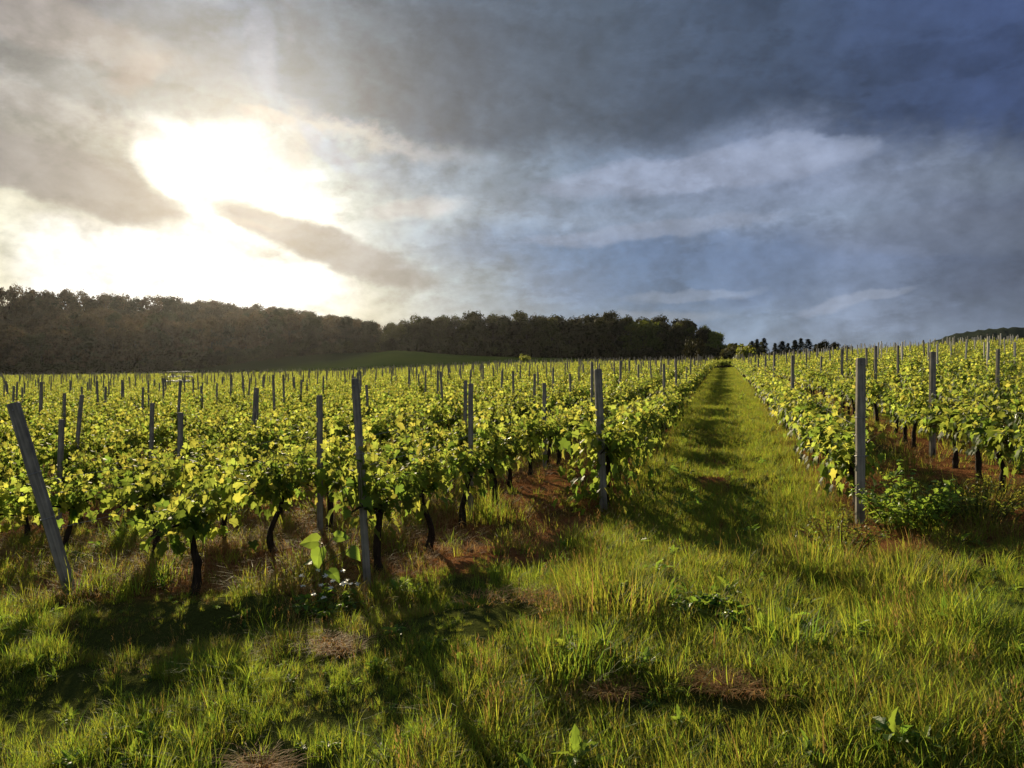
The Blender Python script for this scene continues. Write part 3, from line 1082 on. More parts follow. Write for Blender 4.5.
# trellis wires along the near rows
for side, ks in ((-1, (0, 1, 2, 3)), (1, (0, 1))):
    for k in ks:
        p = (LROWS if side < 0 else RROWS)[k]
        for hz, wn in ((.56, "low"), (1.0, "high")):
            b = MB()
            y0 = {(-1, 0): 9.8, (-1, 1): 6.75, (-1, 2): 6.9, (-1, 3): 6.8, (1, 0): 8.65, (1, 1): 7.5}[(side, k)]
            yy = np.arange(y0, 45, 1.6)
            xx = np.array([row_x(p, q) for q in yy])
            zz = gz(xx, yy)
            zz = np.convolve(np.pad(zz, 2, mode='edge'), np.ones(5) / 5, 'valid')
            b.tube([(a, c, e + hz - .01 * (i % 3 == 1)) for i, (a, c, e) in enumerate(zip(xx, yy, zz))], .0022, 4)
            o = b.obj("trellis_wire", [M_WIRE])
            tag(o, f"thin {wn} trellis wire strung along the {row_name(side, k)}", "wire", "wires of the vine trellis")


# ------------------------------------------------------------------ grass and weeds
def blade(b, base, h, w, az_, bend, mat, seg=3):
    ca, sa = math.cos(az_), math.sin(az_)
    tw = az_ + 1.57 + random.uniform(-.5, .5)
    wx, wy = math.cos(tw) * w / 2, math.sin(tw) * w / 2
    vs, fs = [], []
    for i in range(seg + 1):
        k = i / seg
        r = bend * h * k ** 1.8
        z = h * (k - .35 * bend * k * k * k)
        ww = (1 - k ** 2) if i < seg else 0
        c = (base[0] + ca * r, base[1] + sa * r, base[2] + z)
        if i < seg:
            vs += [(c[0] - wx * ww, c[1] - wy * ww, c[2]), (c[0] + wx * ww, c[1] + wy * ww, c[2])]
        else:
            vs.append(c)
    for i in range(seg - 1):
        fs.append((2 * i, 2 * i + 1, 2 * i + 3, 2 * i + 2))
    fs.append((2 * seg - 2, 2 * seg - 1, 2 * seg))
    b.add(vs, fs, mat)


GM = [M_GRASS, M_GRASSD, M_OLIVE, M_STRAW, M_RUST, M_WEED]


def tuft(seed, n, rad, h0, h1, w, mats, bend=(.2, .9), lodged=0.0):
    random.seed(seed)
    b = MB()
    for i in range(n):
        a = random.uniform(0, 6.283)
        r = rad * math.sqrt(random.random())
        bd = random.uniform(*bend)
        h = random.uniform(h0, h1)
        if random.random() < lodged:
            bd = random.uniform(1.3, 2.0)
        az_ = a + random.gauss(0, .8)
        blade(b, (r * math.cos(a), r * math.sin(a), -.02), h, w * random.uniform(.7, 1.3), az_, bd, random.choices([m for m, _ in mats], [x for _, x in mats])[0])
    return b


def stalk(seed, n, h0, h1, mat, seed_mat):
    random.seed(seed)
    b = MB()
    for i in range(n):
        a = random.uniform(0, 6.283)
        r = random.uniform(0, .07)
        h = random.uniform(h0, h1)
        le = random.uniform(.05, .3)
        pts = [(r * math.cos(a) + le * h * k * k * math.cos(a), r * math.sin(a) + le * h * k * k * math.sin(a), h * k - .02) for k in (0, .35, .7, 1)]
        b.tube(pts, [.0018, .0016, .0012, .0008], 3, mat, False)
        top = Vector(pts[-1])
        for j in range(9):
            blade(b, (top.x + random.gauss(0, .006), top.y + random.gauss(0, .006), top.z - .012 * j), random.uniform(.02, .04), .005, random.uniform(0, 6.28), .5, seed_mat, 2)
    return b


def weed(seed, n, size, mat, spread=.5):
    random.seed(seed)
    b = MB()
    out = [(0, 0), (-.12, .15), (-.2, .3), (-.13, .38), (-.24, .55), (-.14, .66), (-.16, .8), (0, 1)]
    out = out + [(-x, y) for x, y in out[-2:0:-1]]
    for i in range(n):
        a = random.uniform(0, 6.283)
        el = random.uniform(.15, 1.1)
        d = Vector((math.cos(a) * math.cos(el), math.sin(a) * math.cos(el), math.sin(el)))
        nr = Vector((-math.cos(a) * math.sin(el), -math.sin(a) * math.sin(el), math.cos(el))) + rvec(.2)
        v, f = leaf_pts(Vector((math.cos(a), math.sin(a), 0)) * random.uniform(0, .03) + Vector((0, 0, random.uniform(0, spread * size))), size * random.uniform(.6, 1.1), nr, d, out, .35, .5)
        b.add(v, f, mat)
    return b


TUFTS = []
for i in range(5):                                   # 0-4 bright green, medium
    TUFTS.append(tuft(200 + i, 26, .09, .10, .26, .0055, [(0, 7), (1, 2), (2, 2)]))
for i in range(4):                                   # 5-8 tall deep green
    TUFTS.append(tuft(210 + i, 24, .08, .18, .38, .0065, [(0, 5), (1, 4), (2, 1)]))
for i in range(4):                                   # 9-12 short lane turf
    TUFTS.append(tuft(220 + i, 34, .12, .05, .15, .006, [(0, 5), (1, 2), (2, 4)]))
for i in range(4):                                   # 13-16 dry straw / rust
    TUFTS.append(tuft(230 + i, 30, .13, .07, .22, .005, [(3, 4), (4, 4), (2, 2)], (.5, 1.6), .5))
for i in range(3):                                   # 17-19 olive mixed
    TUFTS.append(tuft(240 + i, 28, .11, .12, .30, .0055, [(2, 6), (3, 1), (0, 4)], (.2, 1.1), .15))
for i in range(3):                                   # 20-22 broadleaf weeds
    TUFTS.append(weed(250 + i, 11, .15, 5))
for i in range(2):                                   # 23-24 seed stalks
    TUFTS.append(stalk(260 + i, 5, .28, .5, 2, 3))
for i in range(2):                                   # 25-26 low creeping rust litter
    TUFTS.append(tuft(270 + i, 26, .16, .04, .12, .005, [(4, 6), (3, 2)], (1.0, 2.0), .7))
TUFT_ME = [b.mesh("tuft", GM) for b in TUFTS]
random.seed(3)


def fbm(x, y, s, seed):
    r = np.random.default_rng(seed)
    z = np.zeros_like(x)
    for o in range(4):
        for j in range(3):
            a = r.uniform(0, 6.28)
            k = s * 2 ** o * r.uniform(.8, 1.25)
            z += .5 ** o * np.sin(k * (x * math.cos(a) + y * math.sin(a)) + r.uniform(0, 6.28) + .8 * np.sin(k * .6 * (x * math.sin(a) - y * math.cos(a))))
    return z / 2.2


def scatter_points(y0, y1, dens, ulim=.74):
    area = ulim * (y1 ** 2 - y0 ** 2)
    n = int(area * dens)
    y = np.sqrt(rng.uniform(y0 ** 2, y1 ** 2, n))
    x = rng.uniform(-ulim, ulim, n) * y
    return x, y


def at(px, py, d=None):
    """ground point seen at a picture position (depth by marching over the terrain)"""
    u, v = (px - 512) / F, (384 - py) / F
    if d is None:
        d = 2.0
        while d < 400:
            if gz1(u * d, d) >= EYE + v * d:
                break
            d += .03
    return Vector((u * d, d, gz1(u * d, d)))


HEAPS = [(725, 696, 560, .19, "rust coloured heap of dry cut grass in the right half of the headland"),
         (612, 700, 300, .13, "small reddish heap of dry grass in the middle of the headland"),
         (268, 775, 300, .12, "tan heap of dry grass cut off by the lower edge of the picture"),
         (332, 652, 420, .20, "pale reddish dry clump hanging over the dark furrow at left"),
         (505, 606, 420, .30, "broad reddish dry patch at the mouth of the gap between two vine rows")]
HEAP_AT = [at(q[0], q[1]) for q in HEAPS]


def choose(x, y):
    """pick a tuft kind, a scale and a keep flag for every point"""
    n = len(x)
    p = x * RD.y - y * RD.x
    dl = np.abs((p + 1.45 + .75) % 1.5 - .75)
    dr = np.abs((p - 1.44 + .9) % 1.8 - .9)
    drow = np.where(p < 0, dl, dr)
    lane = np.abs(p) < 1.28
    drow = np.where(lane, 1.0, drow)
    ys = np.interp(p, [-20, -5.95, -4.45, -2.95, -2.2, -1.45, 1.44, 3.24, 10], [6.3, 6.3, 6.4, 6.3, 7.3, 7.9, 7.0, 7.2, 9])
    ys = ys + .5 * fbm(x, y, 1.1, 5)
    infield = (y > ys) & ~(lane)
    strip = infield & (drow < .48 + .12 * fbm(x, y, 2.0, 8))
    inter = infield & ~strip
    a = fbm(x, y, .8, 1)
    b = fbm(x, y, 1.7, 2)
    idx = np.zeros(n, int)
    sc = np.ones(n)
    keep = np.ones(n, bool)
    r = rng.random(n)
    r2 = rng.random(n)

    def pick(mask, opts):
        ks, ws = [o[0] for o in opts], np.array([o[1] for o in opts], float)
        ch = rng.choice(len(ks), n, p=ws / ws.sum())
        for j, (lo, hi) in enumerate(ks):
            mm = mask & (ch == j)
            idx[mm] = lo + (r2[mm] * (hi - lo + 1)).astype(int)
    head = ~infield & ~lane
    pick(head, [((0, 4), 6), ((5, 8), 2.2), ((9, 12), 2.5), ((17, 19), 2), ((20, 22), .7), ((23, 24), .12)])
    pick(head & (a > .45), [((5, 8), 6), ((0, 4), 3), ((20, 22), .6)])
    pick(head & (b > .62), [((17, 19), 5), ((13, 16), 3), ((0, 4), 3), ((23, 24), .4)])
    sc[head] = (rng.uniform(.32, .62, n) * np.clip(1.0 + .55 * fbm(x, y, 2.6, 31), .5, 1.7))[head]
    keep[head & (fbm(x, y, 4.2, 33) < -.45) & (r < .8)] = False
    keep[head & (b < -.75) & (r < .6)] = False
    pick(lane, [((9, 12), 9), ((0, 4), 2), ((17, 19), 1.2), ((20, 22), .2)])
    sc[lane] = rng.uniform(.6, 1.0, n)[lane]
    edge = lane & (np.abs(p) > .9)
    pick(edge, [((9, 12), 4), ((0, 4), 3), ((17, 19), 3), ((23, 24), .3)])
    pick(strip, [((13, 16), 3), ((25, 26), 6), ((17, 19), 1.2), ((0, 4), .6)])
    sc[strip] = rng.uniform(.6, 1.1, n)[strip]
    keep[strip & (r < .68)] = False
    pick(inter, [((17, 19), 3), ((0, 4), 3), ((13, 16), 3.0), ((25, 26), 3), ((5, 8), 1.0), ((23, 24), .3), ((20, 22), .5)])
    pick(inter & (a > -.1), [((13, 16), 3), ((25, 26), 4), ((17, 19), 2.5)])
    sc[inter] = rng.uniform(.7, 1.25, n)[inter]
    keep[inter & (r < .35)] = False
    bare = (p > -2.75) & (p < -1.6) & (y < 13) & (y > 7.0)
    keep[bare & (r < .86)] = False
    bare = (p > 1.7) & (y > 9.2) & (y < 15) & infield
    keep[bare & (r < .78)] = False
    strawy = (p > -5.7) & (p < -4.1) & (y > 7.3) & (y < 11)
    pick(strawy, [((13, 16), 5), ((25, 26), 4), ((17, 19), 2)])
    keep[strawy & (r < .45)] = False
    for q, hp in zip(HEAPS, HEAP_AT):
        dd = np.hypot(x - hp.x, (y - hp.y) * .8)
        keep[(dd < q[3] * 1.15) & (r < .9)] = False
        m_ = (dd < q[3] * 2.4) & (y < hp.y)
        sc[m_] *= .6
    # bare earth in the furrow
    fl = 5.75 + 0.10 * (x + 2.0)
    fur = (np.abs(y - fl) < .2) & (np.abs(x + 1.9) < 1.35)
    keep[fur & (r < .75)] = False
    # taller stand at the right of the headland and by the posts
    tall = head & (x > 1.9) & (y > 4.6) & (y < 7.2)
    sc[tall] *= 1.2
    return idx, sc, keep


PTS, ROT, SCL, IDX = [], [], [], []
for y0, y1, dens in ((2.0, 6.2, 400), (6.2, 10.5, 230), (10.5, 18, 90), (18, 34, 32), (34, 60, 9)):
    x, y = scatter_points(y0, y1, dens, 1.15 if y0 < 6 else .95 if y0 < 10 else .78)
    if y0 >= 34:
        p = x * RD.y - y * RD.x
        m = np.abs(p) < 6
        x, y = x[m], y[m]
    i, sc, kp = choose(x, y)
    x, y, i, sc = x[kp], y[kp], i[kp], sc[kp]
    if y0 >= 18:
        sc *= 1.25
    PTS.append(np.stack([x, y, gz(x, y)], 1))
    m = len(x)
    ROT.append(np.stack([rng.normal(0, .12, m), rng.normal(0, .12, m), rng.uniform(0, 6.283, m)], 1))
    SCL.append(np.stack([sc, sc, sc * rng.uniform(.8, 1.2, m)], 1))
    IDX.append(i)
# the mown lane on to the ridge
n = 9000
y = rng.uniform(18, 106, n)
p = rng.uniform(-1.3, 1.3, n)
x = (p + RD.x * y) / RD.y
PTS.append(np.stack([x, y, gz(x, y)], 1))
ROT.append(np.stack([rng.normal(0, .12, n), rng.normal(0, .12, n), rng.uniform(0, 6.283, n)], 1))
s = rng.uniform(.9, 1.5, n)
SCL.append(np.stack([s, s, s * .9], 1))
IDX.append(rng.integers(9, 13, n))
gr = scatter("grass", TUFT_ME, np.concatenate(PTS), np.concatenate(ROT), np.concatenate(SCL), np.concatenate(IDX))
tag(gr, "wild green and straw coloured grass and weeds covering headland, lane and row strips", "grass")
print("grass tufts", sum(len(q) for q in PTS), "vines", len(vines), "posts", len(posts))


# ------------------------------------------------------------------ single plants in the foreground
WL = [(0, 0), (-.18, .08), (-.3, .25), (-.2, .36), (-.36, .55), (-.2, .66), (-.18, .82), (0, 1)]
WL = WL + [(-x, y) for x, y in WL[-2:0:-1]]


def leafy_weed(name, loc, r, h, nstem, leaf, label, cat, mats, seed, outline=WL):
    random.seed(seed)
    root = empty(name, loc)
    st, fo = MB(), MB()
    for i in range(nstem):
        a = random.uniform(0, 6.283)
        rr = r * math.sqrt(random.random())
        hh = h * random.uniform(.5, 1.0) * (1.05 - .45 * rr / r)
        b0 = Vector((rr * .35 * math.cos(a), rr * .35 * math.sin(a), -.03))
        t0 = Vector((rr * math.cos(a), rr * math.sin(a), hh))
        pts = [b0.lerp(t0, k) + Vector((0, 0, .08 * math.sin(k * 3.1))) + rvec(.008) for k in (0, .25, .5, .75, 1)]
        st.tube(pts, [.005, .0045, .004, .003, .0015], 4, 0, False)
        nl = int(6 + 7 * hh / h)
        for j in range(nl):
            k = (j + random.random()) / nl
            k = .25 + .75 * k
            q = k * 4
            ii = min(int(q), 3)
            pt = pts[ii].lerp(pts[ii + 1], q - ii)
            aa = random.uniform(0, 6.283)
            d = Vector((math.cos(aa), math.sin(aa), random.uniform(.0, .8)))
            nr = Vector((0, 0, 1)) + rvec(.45)
            v, f = leaf_pts(pt, leaf * random.uniform(.6, 1.15) * (1.1 - .4 * k), nr, d, outline, .3, .45)
            fo.add(v, f, 0 if random.random() < .8 else 1)
    st.obj("stem", [mats[2]], root)
    fo.obj("foliage", [mats[0], mats[1]], root)
    tag(root, label, cat)
    return root


def grass_clump(loc, n, rad, h0, h1, mats, label, seed, w=.006, bend=(.1, .7), name="grass_clump", lodged=.08, group=None, cat="grass clump"):
    b = tuft(seed, n, rad, h0, h1, w, mats, bend, lodged)
    o = b.obj(name, GM)
    o.location = loc
    tag(o, label, cat, group)
    return o


P = at(908, 530, 7.9)
leafy_weed("leafy_weed", P, .66, .78, 60, .10, "bright green leafy weed bush with lobed leaves at the foot of the bolted post", "weed", [M_BRIGHT, M_WEED, M_SHOOT], 61)
P = at(980, 545, 8.0)
leafy_weed("leafy_weed", P, .72, .58, 70, .055, "low yellowish weed with small leaves right of the green weed bush", "weed", [M_BUSH, M_OLIVE, M_SHOOT], 62)
P = at(838, 555, 7.2)
leafy_weed("leafy_weed", P, .5, .5, 44, .055, "thin straggly weed on the lane's right edge before the bolted post", "weed", [M_BUSH, M_WEED, M_STRAW], 63)
P = at(710, 640, 5.2)
leafy_weed("leafy_weed", P, .32, .16, 26, .07, "low dark green broadleaf weed in the middle of the headland grass", "weed", [M_WEED, M_GRASSD, M_SHOOT], 64)
P = at(612, 612)
grass_clump(P, 460, .36, .16, .46, [(2, 5), (0, 5), (3, 1)], "tall yellowish grass clump at the foot of the upright post left of the lane", 71)
P = at(790, 650)
grass_clump(P, 90, .2, .2, .42, [(0, 5), (1, 3), (2, 1)], "tuft of long arching grass near the lane's mouth", 72, .008)
P = at(812, 566)
grass_clump(P, 240, .34, .16, .42, [(2, 5), (0, 3), (3, 1)], "tall olive grass clump pinching the right edge of the grass lane", 76)
P = at(905, 585)
grass_clump(P, 260, .4, .16, .40, [(2, 5), (0, 5), (3, 1)], "olive grass clump in front of the green weed bush at the bolted post", 77)
P = at(930, 640)
grass_clump(P, 420, .5, .10, .28, [(0, 7), (1, 1), (2, 2)], "broad bright green grass clump low at the right edge of the headland", 73, .008)
P = at(570, 668)
grass_clump(P, 260, .32, .14, .34, [(1, 6), (0, 3)], "dense dark green grass clump in the centre of the headland", 74, .007)
P = at(490, 520)
grass_clump(P, 260, .3, .25, .5, [(0, 5), (2, 4), (1, 2)], "tall green grass clump among trunks right of the leaning grey post", 75)
for k, (px, py, n, r, lab) in enumerate(HEAPS):
    P = HEAP_AT[k]
    hb_ = MB()
    for q in range(7):
        sub = tuft(800 + 10 * k + q, n // 6, r * .55, .035, .11, .005, [(4, 3), (3, 6), (2, 1)], (1.0, 2.2), .8)
        ox, oy = random.gauss(0, r * .75), random.gauss(0, r * .4)
        for vv in sub.v:
            hb_.v.append(vv + np.array([ox, oy, .03 + random.uniform(0, .02)]))
        hb_.f += [tuple(a + hb_.nv for a in f) for f in sub.f]
        hb_.m += sub.m
        hb_.nv += sub.nv
    o = hb_.obj("dry_grass_heap", GM)
    o.location = P
    tag(o, lab, "dry grass heap", "heaps of dry cut grass")

# young plant with big bright leaves left of the leaning post
random.seed(90)
P = at(322, 566, 6.3)
root = empty("young_plant", P)
b = MB()
bl = [(0, 0), (-.2, -.1), (-.42, .12), (-.38, .4), (-.2, .7), (0, 1)]
bl = bl + [(-x, y) for x, y in bl[-2:0:-1]]
b.tube([(0, 0, -.02), (.01, .01, .25), (0, 0, .45)], [.008, .006, .004], 5, 1)
f0 = MB()
for (x, y, z, s_, nr, tip) in ((-.02, -.03, .47, .17, (-.1, -.75, .6), (-.9, -.2, .15)), (.0, -.05, .42, .18, (-.35, -.85, .35), (-.15, -.3, -1)),
                               (.10, 0, .50, .13, (.2, -.7, .6), (.9, -.1, .2)), (.22, .02, .40, .13, (.1, -.8, .5), (.6, -.2, -.6)), (-.05, .05, .3, .16, (-.3, -.3, 1), (-1, .2, 0)), (.06, -.04, .24, .15, (.2, -.4, .9), (.7, -.6, 0))):
    v, f = leaf_pts((x, y, z), s_, nr, tip, bl, .18, .3)
    f0.add(v, f, 0)
    b.tube([(0, 0, max(z - .12, .02)), (x, y, z)], [.004, .003], 4, 1)
b.obj("stem", [M_SHOOT, M_SHOOT], root)
f0.obj("foliage", [M_BRIGHT], root)
tag(root, "young plant with a few big bright green leaves left of the leaning grey post", "plant")

# white flowered plant by the furrow
random.seed(91)
P = at(325, 598, 6.0)
root = leafy_weed("white_flowered_weed", P, .34, .3, 20, .07, "low weed with small white flower heads beside the leaning post's foot", "weed", [M_WEED, M_GRASSD, M_SHOOT], 92)
fb = MB()
for i in range(16):
    a, r = random.uniform(0, 6.28), .3 * math.sqrt(random.random())
    c = Vector((r * math.cos(a), r * math.sin(a), random.uniform(.24, .36)))
    for j in range(6):
        aa = j * 1.047
        v, f = leaf_pts(c, .022, Vector((0, -.3, 1)) + rvec(.2), (math.cos(aa), math.sin(aa), .15), [(0, 0), (-.25, .4), (-.2, .9), (0, 1), (.2, .9), (.25, .4)], 0, 0)
        fb.add(v, f)
fb.obj("flower", [M_FLOWER], root)


# ------------------------------------------------------------------ trees
def broadleaf(seed, R=5.5, H=16.0, ncard=3400, card=.68):
    """trunk with limbs and a crown of leaf clumps spread over uneven lobes"""
    random.seed(seed)
    tr, cr = MB(), MB()
    tr.tube([(0, 0, -1), (.1, .05, H * .25), (.0, .2, H * .55), (.2, .1, H * .8)], [.34, .27, .17, .06], 7)
    lobes = []
    for i in range(random.randint(16, 20)):
        a = random.uniform(0, 6.283)
        k = random.random()
        zc = H * (.14 + .72 * k)
        rr = R * random.uniform(.25, .72) * math.sin(math.pi * (.34 + .56 * k)) * 1.15
        lobes.append((Vector((rr * math.cos(a), rr * math.sin(a), zc)), R * random.uniform(.26, .56)))
        if i % 2 == 0:
            tr.tube([(0, .1, H * .3 + k * 2), lobes[-1][0] * .6 + Vector((0, 0, zc * .35)), lobes[-1][0]], [.12, .08, .03], 5)
    lobes.append((Vector((random.uniform(-.6, .6), random.uniform(-.6, .6), H * .86)), R * .42))
    per = ncard // len(lobes)
    for c, r in lobes:
        for j in range(per):
            d = rvec(1).normalized()
            if d.z < -.45:
                d.z *= -.5
            q = c + Vector((d.x, d.y, d.z * .85)) * r * random.uniform(.62, 1.06) * (1 + .12 * math.sin(5 * d.x + 3 * d.z))
            nr = (d + rvec(.3)).normalized()
            s_ = card * random.uniform(.5, 1.25)
            t1 = nr.orthogonal().normalized()
            t1 = Matrix.Rotation(random.uniform(0, 6.28), 3, nr) @ t1
            t2 = nr.cross(t1)
            k5 = [q + (t1 * math.cos(w) + t2 * math.sin(w) * .75) * s_ * random.uniform(.4, .62) + nr * random.uniform(-.1, .1) * s_ for w in (0, 1.26, 2.5, 3.77, 5.03)]
            cr.add(k5, [(0, 1, 2, 3, 4)])
    return tr, cr


def conifer(seed, R=2.6, H=13):
    random.seed(seed)
    tr, cr = MB(), MB()
    tr.tube([(0, 0, -1), (0, 0, H * .5), (0, 0, H * .97)], [.22, .14, .03], 6)
    for i in range(1500):
        k = random.random() ** .8
        z = H * (.1 + .9 * k)
        a = random.uniform(0, 6.283)
        tier = .72 + .28 * math.sin(k * 40 + math.sin(a * 3))
        r = R * (1 - k) ** .8 * tier * math.sqrt(random.uniform(.25, 1)) + .06
        q = Vector((r * math.cos(a), r * math.sin(a), z - .22 * r))
        d = Vector((math.cos(a), math.sin(a), -.35)) + rvec(.2)
        sd = Vector((-math.sin(a), math.cos(a), random.gauss(0, .3)))
        s_ = random.uniform(.3, .65)
        cr.add([q - sd * s_ * .28, q + d * s_, q + sd * s_ * .28, q - d * s_ * .4], [(0, 1, 2, 3)])
    return tr, cr


def bush(seed, R=1.2, H=2.0, n=900, card=.22):
    random.seed(seed)
    tr, cr = MB(), MB()
    for j in range(5):
        a = random.uniform(0, 6.28)
        tr.tube([(0, 0, -.2), (R * .3 * math.cos(a), R * .3 * math.sin(a), H * .4), (R * .6 * math.cos(a), R * .6 * math.sin(a), H * .8)], [.06, .04, .015], 5)
    for j in range(8):
        a, k = random.uniform(0, 6.28), random.random()
        c = Vector((R * .5 * math.cos(a), R * .5 * math.sin(a), H * (.3 + .45 * k)))
        for i in range(n // 8):
            d = rvec(1).normalized()
            q = c + d * R * .5 * random.uniform(.5, 1.1)
            nr = (d + rvec(.6)).normalized()
            t1 = nr.orthogonal().normalized()
            t2 = nr.cross(t1)
            s_ = card * random.uniform(.5, 1.2)
            cr.add([q + t1 * s_ * .6, q + t2 * s_ * .45, q - t1 * s_ * .6, q - t2 * s_ * .45], [(0, 1, 2, 3)])
    return tr, cr


TREES = []
for i in range(7):
    tr, cr = broadleaf(300 + i, 5.6 + .5 * (i % 3), 15.5 + 1.5 * (i % 2))
    TREES.append((tr.mesh("trunk", [M_TBARK]), cr.mesh("crown", [M_CROWN]), cr.mesh("crown", [M_CROWN2]), cr.mesh("crown", [M_CROWN_SUNLIT]), cr.mesh("crown", [M_CROWN_HAZE])))


def plant(name, meshes, x, y, rz, s, label, cat, group=None, sz=None, sink=0.0):
    root = empty(name, (x, y, gz1(x, y) - sink), rz)
    root.scale = (s, s, s if sz is None else sz)
    link("trunk", meshes[0], root)
    link("crown", meshes[1], root)
    tag(root, label, cat, group)
    return root


random.seed(21)
TOPL = ([-200, 0, 40, 100, 160, 200, 250, 300, 340, 365, 380], [272, 284, 289, 293, 296, 300, 304, 310, 316, 319, 326])
TOPR = ([378, 400, 430, 470, 500, 540, 600, 650, 685, 705, 722, 733], [322, 318, 316, 313, 312, 314, 313, 314, 319, 324, 333, 345])
cand = []
nl = 0
# left wood: the edge trees on the flat, more behind them up the slope
for rowi, (dd, n) in enumerate(((0, 42), (12, 40), (28, 40), (50, 58), (78, 64))):
    for j in range(n):
        u = -.80 + (.80 - .168) * (j + random.uniform(.15, .85)) / n
        edge = 292 + 55 * max(0, (u + .65)) / .48
        y = edge + dd + random.uniform(-4, 4)
        x = u * y
        px = 512 + F * u
        g = gz1(x, y)
        top = EYE + (384 - np.interp(px, *TOPL)) / F * y
        hmax = top - g
        h = min(random.uniform(15, 20), hmax * random.uniform(.95, 1.0))
        if rowi == 4 or hmax < 15:
            h = hmax * random.uniform(.96, 1.02)
        if h < 4:
            continue
        s_ = h / 16.2
        w_ = min(max(s_, .75), 1.25)
        m = TREES[random.randrange(7)]
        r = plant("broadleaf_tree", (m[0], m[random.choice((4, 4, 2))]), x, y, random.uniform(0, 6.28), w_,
                  "haze-browned broadleaf tree in the wooded hillside at left, below the bright cloud gap", "tree", "trees of the wood at left", s_)
        nl += 1
for rowi, (dd, n) in enumerate(((0, 27), (10, 26), (22, 24))):
    for j in range(n):
        px = 384 + (722 - 384) * (j + random.uniform(.2, .8)) / n
        u = (px - 512) / F
        y = 335 + dd + random.uniform(-4, 4) - 20 * (px > 660) * (px - 660) / 60
        x = u * y
        g = gz1(x, y)
        h = (EYE + (384 - np.interp(px, *TOPR)) / F * y - g) * random.uniform(.90, 1.04) * (1.0 if rowi else .9)
        s_ = h / 16.2
        w_ = min(max(s_, .6), 1.2)
        m = TREES[random.randrange(7)]
        lab = "dark broadleaf tree in the wood at centre behind the vineyard"
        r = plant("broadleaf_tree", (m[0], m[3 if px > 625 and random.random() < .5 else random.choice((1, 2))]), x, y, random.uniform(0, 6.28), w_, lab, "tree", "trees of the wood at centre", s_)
        nl += 1
print("trees", nl)
UB = []
for i in range(4):
    tr, cr = bush(390 + i, 1.5, 2.2, 700, .34)
    UB.append(cr.mesh("undergrowth_bush", [(M_CROWN2, M_CROWN)[i % 2]]))
ux, uy = [], []
for j in range(420):
    u = random.uniform(-.80, -.165)
    y = 286 + 55 * max(0, (u + .65)) / .48 + random.uniform(-2, 9)
    ux.append(u * y)
    uy.append(y)
for j in range(420):
    px = random.uniform(382, 728)
    u = (px - 512) / F
    y = 329 + random.uniform(-2, 16) - 20 * (px > 660) * (px - 660) / 60
    ux.append(u * y)
    uy.append(y)
for j in range(90):
    px = random.uniform(728, 862)
    ux.append((px - 512) / F * 204)
    uy.append(204 + random.uniform(0, 10))
ux, uy = np.array(ux), np.array(uy)
n = len(ux)
us = rng.uniform(1.6, 3.0, n) * np.where(np.arange(n) >= 840, rng.uniform(.7, 1.35, n), 1.0)
un = scatter("undergrowth", UB, np.stack([ux, uy, gz(ux, uy) - .3], 1), np.stack([np.zeros(n), np.zeros(n), rng.uniform(0, 6.28, n)], 1), np.stack([us, us, us * rng.uniform(.7, 1.1, n)], 1), rng.integers(0, 4, n))
wx, wy = [], []
for j in range(150):
    u = random.uniform(-1.25, -.79)
    wy.append(288 + random.uniform(0, 100))
    wx.append(u * wy[-1])
wx, wy = np.array(wx), np.array(wy)
WT = []
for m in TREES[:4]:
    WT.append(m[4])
n = len(wx)
us = rng.uniform(.95, 1.2, n)
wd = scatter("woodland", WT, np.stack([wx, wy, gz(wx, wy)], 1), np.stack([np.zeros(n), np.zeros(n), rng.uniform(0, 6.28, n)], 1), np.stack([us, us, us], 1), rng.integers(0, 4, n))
tag(wd, "continuation of the left wood as one far mass", "wood")
tag(un, "dark undergrowth closing the foot of the woods", "undergrowth")
CON = []
for i in range(3):
    tr, cr = conifer(350 + i, 2.6 + .4 * i, 12 + i)
    CON.append((12.0 + i, tr.mesh("trunk", [M_TBARK]), cr.mesh("crown", [M_CONIFER])))
names = ["leftmost", "second", "third", "fourth", "fifth", "sixth", "seventh", "eighth", "ninth", "tenth", "eleventh", "twelfth"]
for j, (px, top, y) in enumerate([(752, 341, 205), (757, 339, 200), (764, 338, 206), (775, 343, 208), (782, 341, 200), (788, 343, 205), (795, 340, 198), (801, 338, 204), (808, 339, 200), (816, 344, 210)]):
    u = (px - 512) / F
    g = gz1(u * y, y)
    h = EYE + (384 - top) / F * y - g
    m = CON[j % 3]
    plant("conifer", m[1:], u * y, y, random.uniform(0, 6.28), h / m[0] * random.uniform(1.0, 2.1), f"dark conifer on the skyline beyond the ridge, {names[j]} from the left", "conifer", "conifers beyond the ridge", h / m[0])
DT = []
for j, (px, top, y, w_) in enumerate([(824, 337, 190, .5), (836, 342, 195, .45), (846, 343, 200, .4)]):
    u = (px - 512) / F
    g = gz1(u * y, y)
    h = EYE + (384 - top) / F * y - g
    m = TREES[j]
    plant("broadleaf_tree", (m[0], m[2]), u * y, y, 1.0 * j, w_, f"small round dark tree on the skyline right of the conifers, {['tallest', 'middle', 'lowest'][j]} of three", "tree", "round trees beyond the ridge", h / 16.5)
BM = []
for i in range(3):
    tr, cr = bush(370 + i)
    BM.append((tr.mesh("trunk", [M_TBARK]), cr.mesh("crown", [M_BUSH])))
    BM[-1] = BM[-1] + (cr.mesh("crown", [M_CROWN2]),)
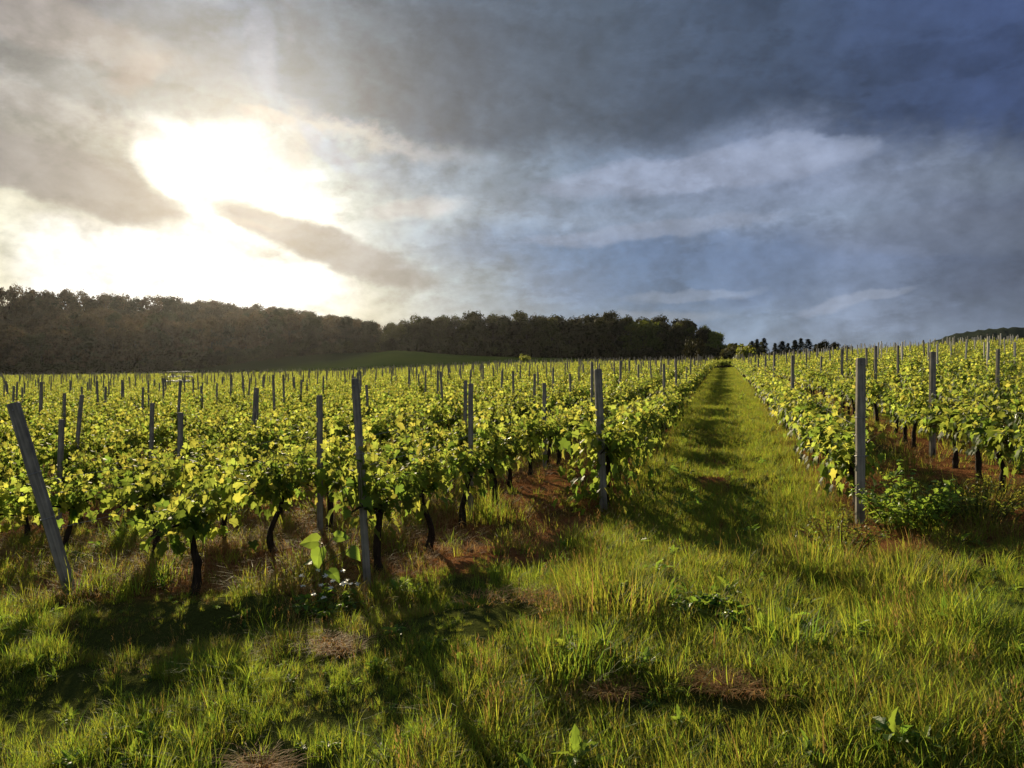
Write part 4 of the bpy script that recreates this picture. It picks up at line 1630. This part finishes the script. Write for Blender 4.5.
for px, top, y, w_, h, k, dark, lab in [(525, 354, 146, 1.1, 2.0, 0, 0, "lone pale green bush at the vineyard's far edge before the dark wood"),
                                        (694, 338, 215, 2.6, 5.0, 1, 1, "round dark bush before the right end of the wood"),
                                        (700, 348, 150, .9, 2.0, 2, 1, "small greyish bush where the grass lane meets the skyline"),
                                        (745, 344, 150, 1.8, 4.0, 0, 0, "olive green bush at the left end of the conifers")]:
    u = (px - 512) / F
    g = gz1(u * y, y)
    h = EYE + (384 - top) / F * y - g
    plant("bush", (BM[k][0], BM[k][2 if dark else 1]), u * y, y, k * 1.3, w_, lab, "bush", None, max(h, .8) / 2.1)

M_GLARE = rough_material("pale_glare", (0.5, 0.48, 0.42), (0.6, 0.58, 0.5), 1.5, (1, 1, 1), 0.6, 0.6, 0.15, 0.05)  # pale colour imitates glare on the far vines; strips added for it
for px0, px1, y, hz, nm in ((167, 192, 150, 1.5, "farthest"), (168, 193, 90, 1.22, "middle"), (165, 190, 60, 1.24, "nearest")):
    u0, u1 = (px0 - 512) / F, (px1 - 512) / F
    b = MB()
    m = 24
    vs, fs = [], []
    for i in range(m + 1):
        x = (u0 + (u1 - u0) * i / m) * y
        for j, (dy, dz) in enumerate(((-.22, -.06), (-.1, 0), (.1, .02), (.22, -.05))):
            vs.append((x, y + dy, gz1(x, y) + hz + dz + random.gauss(0, .05)))
    for i in range(m):
        for j in range(3):
            fs.append((i * 4 + j, i * 4 + j + 1, (i + 1) * 4 + j + 1, (i + 1) * 4 + j))
    b.add(vs, fs)
    o = b.obj("glare_strip", [M_GLARE], None, True)
    md = o.modifiers.new("thickness", 'SOLIDIFY')
    md.thickness = .01
    tag(o, f"{nm} of three pale strips added to imitate glare over far vines before the left wood", "sheet", "glare strips over the vines")

# ------------------------------------------------------------------ air
mz, t = new_mat("haze_air")
pv = t.node('ShaderNodeVolumePrincipled')
pv.inputs['Color'].default_value = (0.9, 0.9, 0.92, 1)
pv.inputs['Density'].default_value = 0.000028
pv.inputs['Anisotropy'].default_value = 0.86
t.l.new(pv.outputs[0], t.out.inputs['Volume'])
hb = MB()
hb.box((0, 1450, 40), (5000, 3100, 96))
hz_ = hb.obj("haze", [mz])
tag(hz_, "thin bright evening haze over the vineyard and woods", "haze", None, "stuff")
